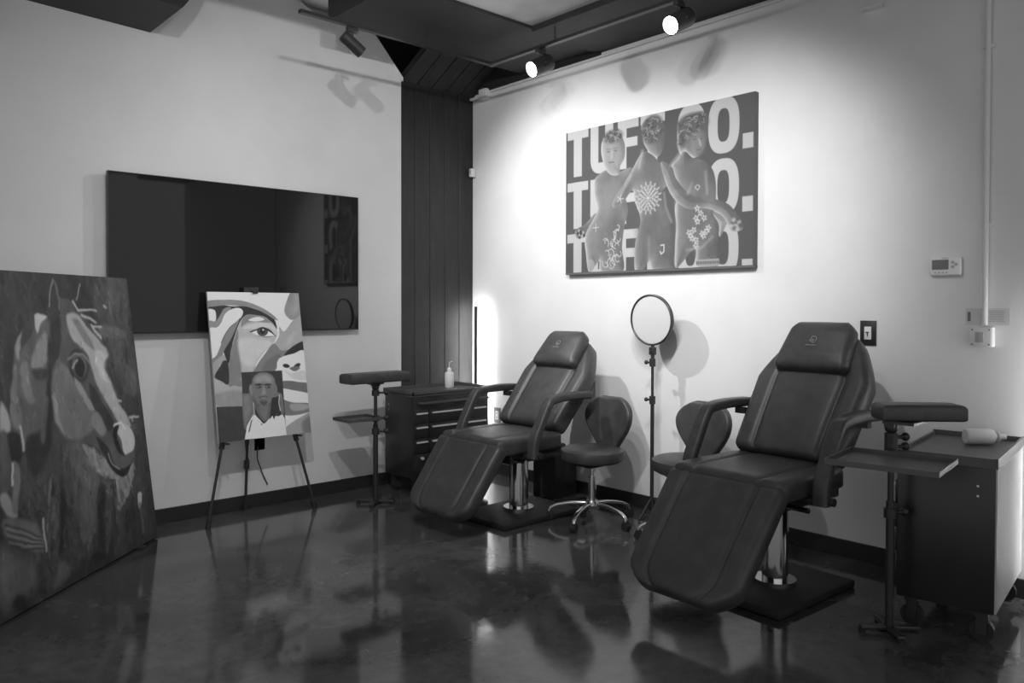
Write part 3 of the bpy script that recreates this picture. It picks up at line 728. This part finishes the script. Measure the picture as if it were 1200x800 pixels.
    E2(128, (346, 150), (354, 148), (362, 182), (348, 188), (341, 184), soft=5)
    E2(76, (326, 200), (350, 195), (372, 199), (370, 204), (350, 200), (330, 206), soft=3); E2(72, (330, 226), (350, 218), (370, 225), (352, 246), soft=4)
    E2(116, (334, 206), (350, 203), (364, 207), (350, 211), soft=3); E2(92, (335, 214), (364, 213), (350, 224), soft=2)
    E2(220, (250, 420), (262, 350), (292, 296), (304, 292), (320, 310), (352, 338), (378, 312), (396, 296), (420, 300), (446, 292), (458, 310), (468, 408), sm=0)
    E2(44, (300, 250), (308, 290), (330, 318), (350, 338), (372, 316), (356, 328), (346, 326), (322, 296))
    E2(46, (392, 205), (430, 195), (440, 290), (425, 302), (415, 285), (402, 318), (394, 296), (380, 318), (384, 280), sm=0)
    E2(50, (284, 320), (290, 318), (276, 378), (268, 384), sm=0)
    a.line([c2(432, 190), c2(428, 230), c2(436, 270)], .006, 190, 2); a.line([c2(296, 230), c2(300, 280), c2(288, 330)], .005, 170, 2)
    a.ell(c2(338, 342), (.005, .005), 60, 2)
    O = rot @ Vector((-W/2, -.0004, H)) + Vector((0, .0008, 0)); eu = rot @ Vector((1, 0, 0)); ev = rot @ Vector((0, 0, -1))
    a.mesh('painted_image', 'acrylic_paint', O, eu, ev, FACE_GAIN, t)
FACE_GAIN = 1.55
easel_and_painting()

# ------------------------------------------------------------------ treatment chairs
def rr_section(w, h, r=.3, n=4):
    pts = []
    for sx, sy, a0 in ((1, 1, 0), (-1, 1, 90), (-1, -1, 180), (1, -1, 270)):
        for k in range(n+1):
            a = R_(a0+90*k/n); rr = min(w, h)*r
            pts.append((sx*(w/2-rr)+rr*math.cos(a), sy*(h/2-rr)+rr*math.sin(a)))
    return pts
def smoothpath(pts, n=6):
    P = [Vector(p) for p in pts]; out = []
    for i in range(len(P)-1):
        p0, p1, p2, p3 = P[max(i-1, 0)], P[i], P[i+1], P[min(i+2, len(P)-1)]
        for k in range(n):
            t = k/n; out.append(.5*(2*p1+(p2-p0)*t+(2*p0-5*p1+4*p2-p3)*t*t+(3*p1-p0-3*p2+p3)*t**3))
    return out+[P[-1]]
def chair(label, loc, rz, sz=.6, back=56, BL=.80, LL=.575, leg=51):
    """origin on the floor under the column, +x towards the leg rest"""
    t = thing('treatment_chair', label, 'chair', loc, rz, 'black reclining treatment chairs')
    MB().box((.0, 0, .02), (.66, .46, .035), bev=.008).build('base', 'rubber', t)
    MB().cyl((0, 0, .035), (0, 0, sz-.17), .062, seg=32).cyl((0, 0, .035), (0, 0, .06), .10).build('column', 'chrome', t)
    MB().box((0, 0, sz-.14), (.5, .38, .08), bev=.012).build('seat_frame', 'black_metal', t)
    hw = .295
    def wseat(x): return hw - .03*max(0, 1-x/.05)**2 - .03*max(0, 1-(.54-x)/.05)**2
    MB().cushion(.54, wseat, .10, .03, grooves=(.62,), m=Matrix.Translation((-.12, 0, sz-.10))).build('seat', 'leather', t)
    a = R_(back); m = Matrix.Translation((-.135, 0, sz-.03)) @ Matrix.Rotation(math.pi, 4, 'Z') @ Matrix.Rotation(-a, 4, 'Y') @ Matrix.Translation((0, 0, 0))
    def wback(x):
        f = x/BL
        if f < .60: v = hw-.012 + .02*(f/.6)
        else: v = (hw+.008) - (hw+.008-.17)*((f-.60)/.40)**1.25
        if f > .93: v *= math.sqrt(max(.02, 1-((f-.93)/.07)**2*.35))
        if f < .05: v -= .02*(1-f/.05)**2
        return v
    bk = MB().cushion(BL, wback, .11, .035, grooves=(.62,), puff=.012, m=m).build('backrest', 'leather', t)
    MB().box(m @ Vector((BL*.4, 0, -.012)), (BL*.6, .34, .02), rot=m.to_3x3()).build('back_plate', 'black_metal', bk)
    mh = m @ Matrix.Translation((BL-.25, 0, .098))
    def whead(x):
        f = x/.285; return .20 - .03*f - .03*max(0, 1-f/.12)**2 - .045*max(0, (f-.8)/.2)**2
    hd = MB().cushion(.285, whead, .075, .03, puff=.02, m=mh).build('headrest', 'leather', t)
    # printed emblem: horse head outline above a short word mark
    em = MB(); me_ = mh @ Matrix.Translation((.13, 0, .0985))
    def P(x, y): return me_ @ Vector((y, -x, 0))
    def strip(pts, wd):
        for (x0, y0), (x1, y1) in zip(pts[:-1], pts[1:]):
            dx, dy = x1-x0, y1-y0; l = math.hypot(dx, dy)+1e-9; nx, ny = -dy/l*wd/2, dx/l*wd/2
            em.prism([P(x0+nx, y0+ny), P(x1+nx, y1+ny), P(x1-nx, y1-ny), P(x0-nx, y0-ny)], m.to_3x3() @ Vector((0, 0, .0012)))
    S = .00135
    strip([(-8*S, 26*S), (-2*S, 28*S), (6*S, 27*S), (12*S, 20*S), (13*S, 10*S), (9*S, 2*S), (2*S, -4*S)], .0032)
    strip([(-8*S, 26*S), (-6*S, 20*S), (-12*S, 8*S), (-9*S, 5*S), (-2*S, 11*S), (4*S, 13*S)], .0028)
    strip([(4*S, 13*S), (2*S, 6*S), (-4*S, 0)], .0026)
    for i in range(8): strip([((-22+i*5.6)*S, -12*S), ((-18.6+i*5.6)*S, -12*S)], .005)
    em.build('emblem', 'emblem_print', hd, smooth=0, label='small grey horse-head emblem')
    # leg rest
    ml = Matrix.Translation((.415, 0, sz-.02)) @ Matrix.Rotation(R_(leg), 4, 'Y') @ Matrix.Translation((0, 0, -.08))
    def wleg(x):
        f = x/LL; v = .30-.015*f
        if f < .06: v -= .02*(1-f/.06)**2
        if f > .8: v -= .11*((f-.8)/.2)**2.2
        return v
    lr = MB().cushion(LL, wleg, .085, .03, grooves=(.62,), puff=.01, m=ml).build('leg_rest', 'leather', t)
    MB().box(ml @ Vector((.25, 0, -.014)), (.42, .1, .02), rot=ml.to_3x3()).build('leg_bracket', 'black_metal', lr)
    # armrests
    sec = rr_section(.068, .048)
    for sgn in (-1, 1):
        y = sgn*(hw+.055)
        pts = smoothpath([(-.28, y, sz+.228), (-.12, y, sz+.232), (.03, y, sz+.222), (.085, y, sz+.19), (.15, y, sz+.08), (.2, y, sz-.02), (.21, y, sz-.12)], 5)
        ar = MB().tube(pts, 1.0, sec=sec, up=(0, 1, 0) if False else (.35, 0, 1)).build('armrest', 'leather', t)
        MB().box((.19, sgn*(hw-.02), sz-.11), (.06, .11, .03), bev=.004).build('arm_bracket', 'black_metal', ar)
        MB().box((-.2, sgn*(hw+.03), sz+.19), (.04, .06, .03)).build('arm_pivot', 'black_metal', ar)
        MB().cyl((.19, y+sgn*.02, sz-.1), (.19, y+sgn*.05, sz-.1), .018).build('knob', 'black_plastic', ar)
    MB().cyl((.22, -.3, sz-.15), (.22, .3, sz-.15), .012).build('hinge_rod', 'chrome', t)
    return t
chair('black leather treatment chair in the foreground beside the tray stand', (3.46, 1.92, 0), R_(177), .625, 54, .70)
chair('black leather treatment chair at the back, beside the drawer cabinet', (3.47, 3.74, 0), R_(180), .565, 50, .69, .50, 54)

# ------------------------------------------------------------------ stools
def stool(label, loc, rz, sz=.48):
    t = thing('rolling_stool', label, 'stool', loc, rz, 'black rolling stools')
    MB().lathe([(0, sz-.085), (.17, sz-.085), (.195, sz-.07), (.205, sz-.04), (.2, sz-.012), (.175, sz), (.1, sz+.003), (0, sz)], 36).build('seat', 'leather', t)
    MB().box((0, 0, sz-.098), (.2, .16, .026), bev=.006).box((-.15, 0, sz-.1), (.16, .06, .012)).build('seat_plate', 'black_metal', t)
    m = Matrix.Translation((-.165, 0, sz-.06)) @ Matrix.Rotation(math.pi, 4, 'Z') @ Matrix.Rotation(R_(-82), 4, 'Y')
    BLn = .37
    def wb(x):
        f = x/BLn
        if f < .66: return .065 + (.195-.065)*(math.sin((f/.66)*math.pi/2))**1.6
        return .195*math.sqrt(max(.03, 1-((f-.66)/.36)**2))
    MB().cushion(BLn, wb, .05, .022, m=m, bend=.9, puff=.006).build('backrest', 'leather', t)
    MB().tube(smoothpath([(-.1, 0, sz-.1), (-.19, 0, sz-.1), (-.225, 0, sz-.06), (-.235, 0, sz+.06)]), 1, sec=rr_section(.05, .012)).build('back_bracket', 'black_metal', t)
    MB().cyl((0, 0, .12), (0, 0, .29), .024).cyl((0, 0, .29), (0, 0, sz-.1), .014).build('gas_column', 'chrome', t)
    MB().lathe([(0, .085), (.045, .085), (.05, .11), (.035, .14), (0, .14)]).build('hub', 'chrome', t)
    for k in range(5):
        a = R_(72*k+20); c, s_ = math.cos(a), math.sin(a)
        lg = MB().tube(smoothpath([(.02*c, .02*s_, .118), (.12*c, .12*s_, .118), (.22*c, .22*s_, .10), (.265*c, .265*s_, .075), (.275*c, .275*s_, .05)]), (1.0, .78), sec=rr_section(.032, .02)).build('leg', 'chrome', t)
        MB().cyl((.275*c-.018*s_, .275*s_+.018*c, .026), (.275*c+.018*s_, .275*s_-.018*c, .026), .026, seg=20).box((.275*c, .275*s_, .045), (.03, .03, .02), rz=a).build('caster', 'rubber', lg)
    return t
stool('black rolling stool with chrome star base between the two chairs', (3.705, 3.31, 0), R_(178), .47)
stool('black rolling stool half hidden behind the foreground chair', (3.78, 2.65, 0), R_(176), .49)

# ------------------------------------------------------------------ rolling cabinets
def cabinet(label, loc, rz):
    t = thing('rolling_cabinet', label, 'cabinet', loc, rz, 'rolling drawer cabinets')
    W, D, Hh = .70, .36, .745; zb = .13
    MB().box((0, 0, (zb+Hh-.03)/2), (W, D, Hh-.03-zb), bev=.004).build('body', 'black_enamel', t)
    MB().box((0, D/2+.003, (zb+Hh-.03)/2), (W-.01, .006, Hh-.04-zb)).build('back_panel', 'grey_panel', t, smooth=0, label='pale grey back panel')
    tp = MB().box((0, 0, Hh-.022), (W+.02, D+.02, .016)).box((0, D/2+.005, Hh-.005), (W+.02, .01, .034)).box((-W/2-.005, 0, Hh-.005), (.01, D+.02, .03)).box((W/2+.005, 0, Hh-.005), (.01, D+.02, .03)).box((0, -D/2-.005, Hh-.009), (W+.02, .01, .022)).build('top_tray', 'steel_tray', t, smooth=0)
    MB().box((0, -D/2-.03, Hh-.075), (W-.06, .05, .01)).build('ledge', 'steel_tray', t, smooth=0)
    zs = [.567, .466, .362, .235]; hs = [.10, .10, .10, .14]
    for z, h in zip(zs, hs):
        for x, dw in ((-.285, .12), (.057, .548)):
            d = MB().box((x, -D/2-.006, z), (dw, .014, h), bev=.003).build('drawer', 'black_enamel', t)
            if h < .12: MB().box((x, -D/2-.02, z+h/2-.022), (dw*.8 if dw < .3 else dw*.92, .016, .012), bev=.002).build('handle', 'handle_metal', d)
            else: MB().cyl((x, -D/2-.012, z+.04), (x, -D/2-.03, z+.04), .011).build('lock', 'handle_metal', d)
    for x in (-W/2+.02, W/2-.02):
        for z in (.60, .64): MB().cyl((math.copysign(W/2, x), D/2-.06, z), (math.copysign(W/2+.006, x), D/2-.06, z), .005, seg=10).build('bolt', 'chrome', t)
    for x in (-W/2+.06, W/2-.06):
        for y in (-D/2+.05, D/2-.05):
            c = MB().box((x, y, zb-.012), (.06, .05, .02)).box((x-.02, y, .075), (.006, .04, .09)).box((x+.02, y, .075), (.006, .04, .09)).build('caster', 'black_metal', t, smooth=0)
            MB().cyl((x-.014, y, .045), (x+.014, y, .045), .045).build('wheel', 'rubber', c)
    return t
cabinet('black drawer cabinet with bright handles in the room corner', (3.575, 4.755, 0), 0)
yw = R_(7.7); c0 = Vector((3.505, 1.0, 0)); e1 = Vector((math.cos(yw), math.sin(yw), 0)); e2 = Vector((-math.sin(yw), math.cos(yw), 0))
cabinet('rolling cabinet at right with its pale back panel in view', c0+e1*.35+e2*.18, R_(180)+yw)

# wash bottles
def bottle_body(m):
    return MB().lathe([(0, 0), (.03, 0), (.034, .006), (.034, .110), (.030, .120), (.014, .126), (.014, .134), (0, .134)], 28, m)
b = thing('wash_bottle', 'white plastic wash bottle with bent spout on the drawer cabinet', 'bottle', (3.72, 4.80, .7325))
bottle_body(Matrix()).build('body', 'translucent_plastic', b)
MB().lathe([(.0165, .127), (.0165, .148), (.007, .158), (0, .158)]).build('cap', 'white_plastic', b)
MB().tube(smoothpath([(0, 0, .156), (0, 0, .18), (.003, -.002, .195), (.022, -.016, .208)]), (.004, .003), 8).build('spout', 'white_plastic', b)
b = thing('wash_bottle', 'white plastic bottle lying on its side on the rolling cabinet', 'bottle', (4.0, 1.185, .7325+.036))
b2m = Matrix.Rotation(R_(138), 4, 'Z') @ Matrix.Rotation(R_(-90), 4, 'Y')
mm_ = Matrix.Translation((-.06, .065, 0)) @ Matrix.Rotation(R_(-48), 4, 'Z') @ Matrix.Rotation(R_(90), 4, 'Y') @ Matrix.Diagonal((1.05, 1.05, 1.0, 1))
bottle_body(mm_).build('body', 'translucent_plastic', b)
MB().lathe([(.0, .138), (.024, .138), (.024, .146), (.012, .146), (.012, .175), (0, .175)], 24, mm_).build('cap', 'white_plastic', b)

# ------------------------------------------------------------------ armrest stands
def stand(label, loc, pad_c, pad_dir, pad_l, pad_w, pad_z, tray_c, tray_dir, tray_sz, tray_z, foot_r=.2):
    t = thing('armrest_stand', label, 'armrest stand', loc, 0, 'adjustable armrest stands')
    MB().cyl((0, 0, .03), (0, 0, .55), .017).cyl((0, 0, .5), (0, 0, pad_z-.09), .012).build('pole', 'black_metal', t)
    for k in range(4):
        a = R_(45+90*k); lg = MB().box((foot_r/2*math.cos(a), foot_r/2*math.sin(a), .022), (foot_r, .035, .018), rz=a, bev=.004).build('foot', 'black_metal', t)
        MB().cyl((foot_r*.93*math.cos(a), foot_r*.93*math.sin(a), 0), (foot_r*.93*math.cos(a), foot_r*.93*math.sin(a), .016), .014).build('foot_pad', 'rubber', lg)
    m = Matrix.Translation((pad_c[0], pad_c[1], pad_z-.068)) @ Matrix.Rotation(pad_dir, 4, 'Z') @ Matrix.Translation((-pad_l/2, 0, 0))
    pd = MB().cushion(pad_l, lambda x: pad_w/2, .068, .018, m=m, puff=.003).build('arm_pad', 'leather', t)
    MB().box((pad_c[0]*.5, pad_c[1]*.5, pad_z-.075), (max(.1, abs(pad_c[0])+.06), max(.06, abs(pad_c[1])+.05), .012)).build('pad_plate', 'black_metal', pd)
    MB().sph((0, 0, pad_z-.1), .026).box((0, 0, pad_z-.085), (.05, .04, .02)).build('tilt_joint', 'black_plastic', t)
    for z in (.5, tray_z, pad_z-.14):
        cl = MB().cyl((0, 0, z-.02), (0, 0, z+.02), .026).build('clamp', 'black_plastic', t)
        MB().cyl((.02, -.01, z), (.06, -.03, z), .008).sph((.064, -.032, z), .018).build('knob', 'black_plastic', cl)
    L, Wd = tray_sz; mt = Matrix.Translation((tray_c[0], tray_c[1], tray_z)) @ Matrix.Rotation(tray_dir, 4, 'Z')
    q = mt.to_3x3()
    tr = MB()
    tr.box(mt @ Vector((0, 0, 0)), (L, Wd, .004), rot=q)
    for (cx, cy, sx, sy) in ((-L/2, 0, .004, Wd), (L/2, 0, .004, Wd), (0, -Wd/2, L, .004), (0, Wd/2, L, .004)):
        tr.box(mt @ Vector((cx, cy, .009)), (sx, sy, .02), rot=q)
    tr = tr.build('tray', 'steel_tray', t, smooth=0)
    MB().box((tray_c[0]*.5, tray_c[1]*.5, tray_z-.01), (Vector(tray_c).length, .03, .012), rz=math.atan2(tray_c[1], tray_c[0])).build('tray_arm', 'black_metal', tr)
    return t
stand('black armrest stand with padded top against the left wall', (2.935, 4.61, 0), (0, 0), R_(2), .48, .15, .905, (-.13, .02), R_(0), (.26, .2), .59, .13)
stand('armrest stand with instrument tray between foreground chair and rolling cabinet', (3.36, 1.345, 0), (.085, -.075), R_(-46), .335, .13, .955, (-.36, -.145), R_(8), (.32, .38), .775, .12)

# ------------------------------------------------------------------ ring light on its stand
rl = thing('ring_light', 'round black-rimmed photo light on a slim black stand', 'ring light', (4.06, 3.115, 0))
mr = Matrix.Translation((-.01, 0, 1.275)) @ Matrix.Rotation(R_(-90-3), 4, 'Y') @ Matrix.Rotation(0, 4, 'Z')
mr = Matrix.Rotation(0, 4, 'Z') @ mr
MB().lathe([(0, -.022), (.15, -.022), (.163, -.012), (.165, .012), (.158, .016), (.153, .012), (.152, .004), (0, .004)], 48, mr).build('rim', 'black_plastic', rl)
MB().lathe([(0, .0095), (.14, .0095), (.1525, .008), (.1525, .005), (0, .005)], 48, mr).build('diffuser', 'diffuser', rl, label='pale round diffuser')
MB().cyl((0, 0, 1.02), (0, 0, 1.12), .012).box((0, 0, 1.075), (.03, .04, .05), bev=.005).build('tilt_bracket', 'black_plastic', rl)
MB().cyl((0, 0, .75), (0, 0, 1.06), .009).cyl((0, 0, .06), (0, 0, .78), .0125).build('pole', 'black_metal', rl)
for z in (1.0, .76):
    cl = MB().cyl((0, 0, z-.025), (0, 0, z+.025), .02).build('clamp', 'black_plastic', rl)
    MB().cyl((0, .015, z), (0, .045, z), .007).sph((0, .05, z), .014).build('knob', 'black_plastic', cl)
for k in range(3):
    a = R_(30+120*k+30); c, s_ = math.cos(a), math.sin(a)
    MB().cyl((.015*c, .015*s_, .12), (.13*c, .13*s_, .008), .008).build('leg', 'black_metal', rl)

# ------------------------------------------------------------------ small fittings on the walls
def wall_box(mb, y, z, sy, sz_, d, x=XR, bev=.003): return mb.box((x-d/2, y, z), (d, sy, sz_), bev=bev)
sw = thing('light_switch', 'black plate light switch above the foreground chair', 'switch', (XR, 1.812, 1.22))
MB().box((-.004, 0, 0), (.008, .085, .132), bev=.003).build('plate', 'black_plastic', sw)
rk = MB().box((-.0095, 0, 0), (.005, .036, .068), bev=.001).build('rocker', 'white_plastic', sw)
MB().box((-.0135, .002, .004), (.006, .018, .004)).box((-.0135, 0, -.008), (.006, .003, .02)).build('toggle', 'black_plastic', rk)
th = thing('thermostat', 'white digital thermostat on the wall at right', 'thermostat', (XR, 1.430, 1.56))
MB().box((-.013, 0, 0), (.026, .145, .092), bev=.01, seg=3).build('body', 'white_plastic', th)
MB().box((-.0265, .022, .008), (.003, .076, .048)).build('display', 'grey_plastic', th)
for y, z in ((-.035, .018), (-.035, -.004), (-.05, .007)): MB().cyl((-.025, y, z), (-.029, y, z), .008, seg=12).build('button', 'light_grey_plastic', th)
for k in range(4): MB().box((-.0265, .045-.018*k, -.031), (.004, .01, .006)).build('button', 'light_grey_plastic', th)
MB().box((-.0262, .0, .04), (.002, .03, .004)).build('nameplate', 'light_grey_plastic', th)

cn = thing('wall_conduit', 'white conduit pipe running down the right wall to the switch box', 'conduit', (XS, 1.255, 0))
MB().cyl((-.016, 0, 1.27), (-.016, 0, ZB-.03), .0125).build('pipe', 'wall_paint', cn)
for z in (1.75, 2.6): MB().box((-.008, -.004, z), (.016, .05, .02), bev=.002).build('pipe_clip', 'wall_paint', cn)
sb = thing('switch_box', 'white surface switch box at the foot of the conduit', 'switch', (XS, 1.262, 1.215))
MB().box((-.022, 0, 0), (.044, .098, .094), bev=.006).build('body', 'white_plastic', sb)
MB().box((-.0465, 0, 0), (.004, .088, .086), bev=.001).build('cover_plate', 'white_plastic', sb)
MB().box((-.051, .004, 0), (.007, .036, .05), bev=.002).build('rocker', 'light_grey_plastic', sb)
for y in (-.036, .036):
    for z in (-.035, .035): MB().cyl((-.048, y, z), (-.051, y, z), .004, seg=10).build('screw', 'grey_plastic', sb)
nt_ = thing('notice_label', 'small printed notice stuck behind the conduit above the switch box', 'notice', (XS, 1.247, 1.312))
MB().box((-.001, 0, 0), (.002, .19, .08)).build('sheet', 'paper', nt_, smooth=0)
MB().box((-.0025, .08, 0), (.001, .014, .045)).build('dark_mark', 'grey_plastic', nt_, smooth=0)
for k in range(7): MB().box((-.0025, -.04, .026-.008*k), (.001, .07-.006*(k % 3), .0035)).build('text_line', 'light_grey_plastic', nt_, smooth=0)

def outlet(label, loc, axis, plate, inner):
    t = thing('power_outlet', label, 'outlet', loc, 0 if axis == 'x' else R_(-90), 'wall outlets')
    MB().box((-.004, 0, 0), (.008, .08, .125), bev=.003).build('plate', plate, t)
    MB().box((-.009, 0, .0), (.004, .036, .07), bev=.001).build('socket_face', inner, t)
    for z in (.018, -.018): MB().box((-.0112, -.006, z), (.001, .003, .01)).box((-.0112, .006, z), (.001, .003, .01)).build('slot', 'black_plastic', t, smooth=0)
    return t
outlet('dark outlet low on the print wall beside the corner lamp glow', (XR, 4.80, .475), 'x', 'grey_plastic', 'white_plastic')
outlet('black outlet on the left wall behind the easel legs', (2.32, YL, .44), 'y', 'black_plastic', 'grey_plastic')
tag(MB().tube(smoothpath([(2.30, YL-.02, .41), (2.28, YL-.05, .34), (2.31, YL-.03, .27), (2.34, YL-.02, .2), (2.37, YL-.015, .14)]), .004, 8).build('loose_cable', 'black_plastic'), 'thin black cord hanging from the outlet behind the easel', 'cable')
tag(MB().tube(smoothpath([(2.12, 4.86, .50), (2.13, 4.87, .42), (2.17, 4.93, .35), (2.19, 5.0, .30)]), .004, 8).build('loose_cable', 'black_plastic'), 'black cable looping between two easel legs', 'cable')

jb = thing('junction_box', 'white junction box with conduit high in the room corner', 'junction box', (XR, 4.935, 3.095))
MB().box((-.03, 0, 0), (.06, .09, .085), bev=.004).build('body', 'wall_paint', jb)
MB().tube(smoothpath([(-.03, .04, -.005), (-.035, .09, -.012), (-.06, .15, -.02)]), .011, 10).build('stub_pipe', 'wall_paint', jb)
MB().cyl((-.014, -.04, .02), (-.014, -3.3, .035), .009).build('pipe', 'wall_paint', jb)
ss = thing('wall_sensor', 'tiny white motion sensor in the corner above the wood wall', 'sensor', (XR-.01, 5.105, 2.475))
MB().box((-.02, -.012, 0), (.05, .035, .07), bev=.006).build('body', 'white_plastic', ss)
MB().box((-.046, -.012, .005), (.004, .025, .03), bev=.001).build('lens', 'light_grey_plastic', ss)
cb = thing('ceiling_bracket', 'small pale bracket high on the right wall', 'bracket', (XR, 1.80, 2.93))
MB().box((-.03, 0, 0), (.06, .10, .014), bev=.002).box((-.004, 0, .02), (.008, .10, .05)).build('angle_plate', 'wall_paint', cb, smooth=0)

# black bin standing behind the rear chair
bn = thing('waste_bin', 'black square bin on the floor behind the rear treatment chair', 'bin', (4.05, 3.98, 0))
MB().prism([(-.11, -.11, .0), (.11, -.11, 0), (.11, .11, 0), (-.11, .11, 0)], (0, 0, .29)).build('body', 'black_plastic', bn, smooth=0)
MB().box((0, 0, .297), (.235, .235, .014), bev=.003).build('rim', 'black_plastic', bn)
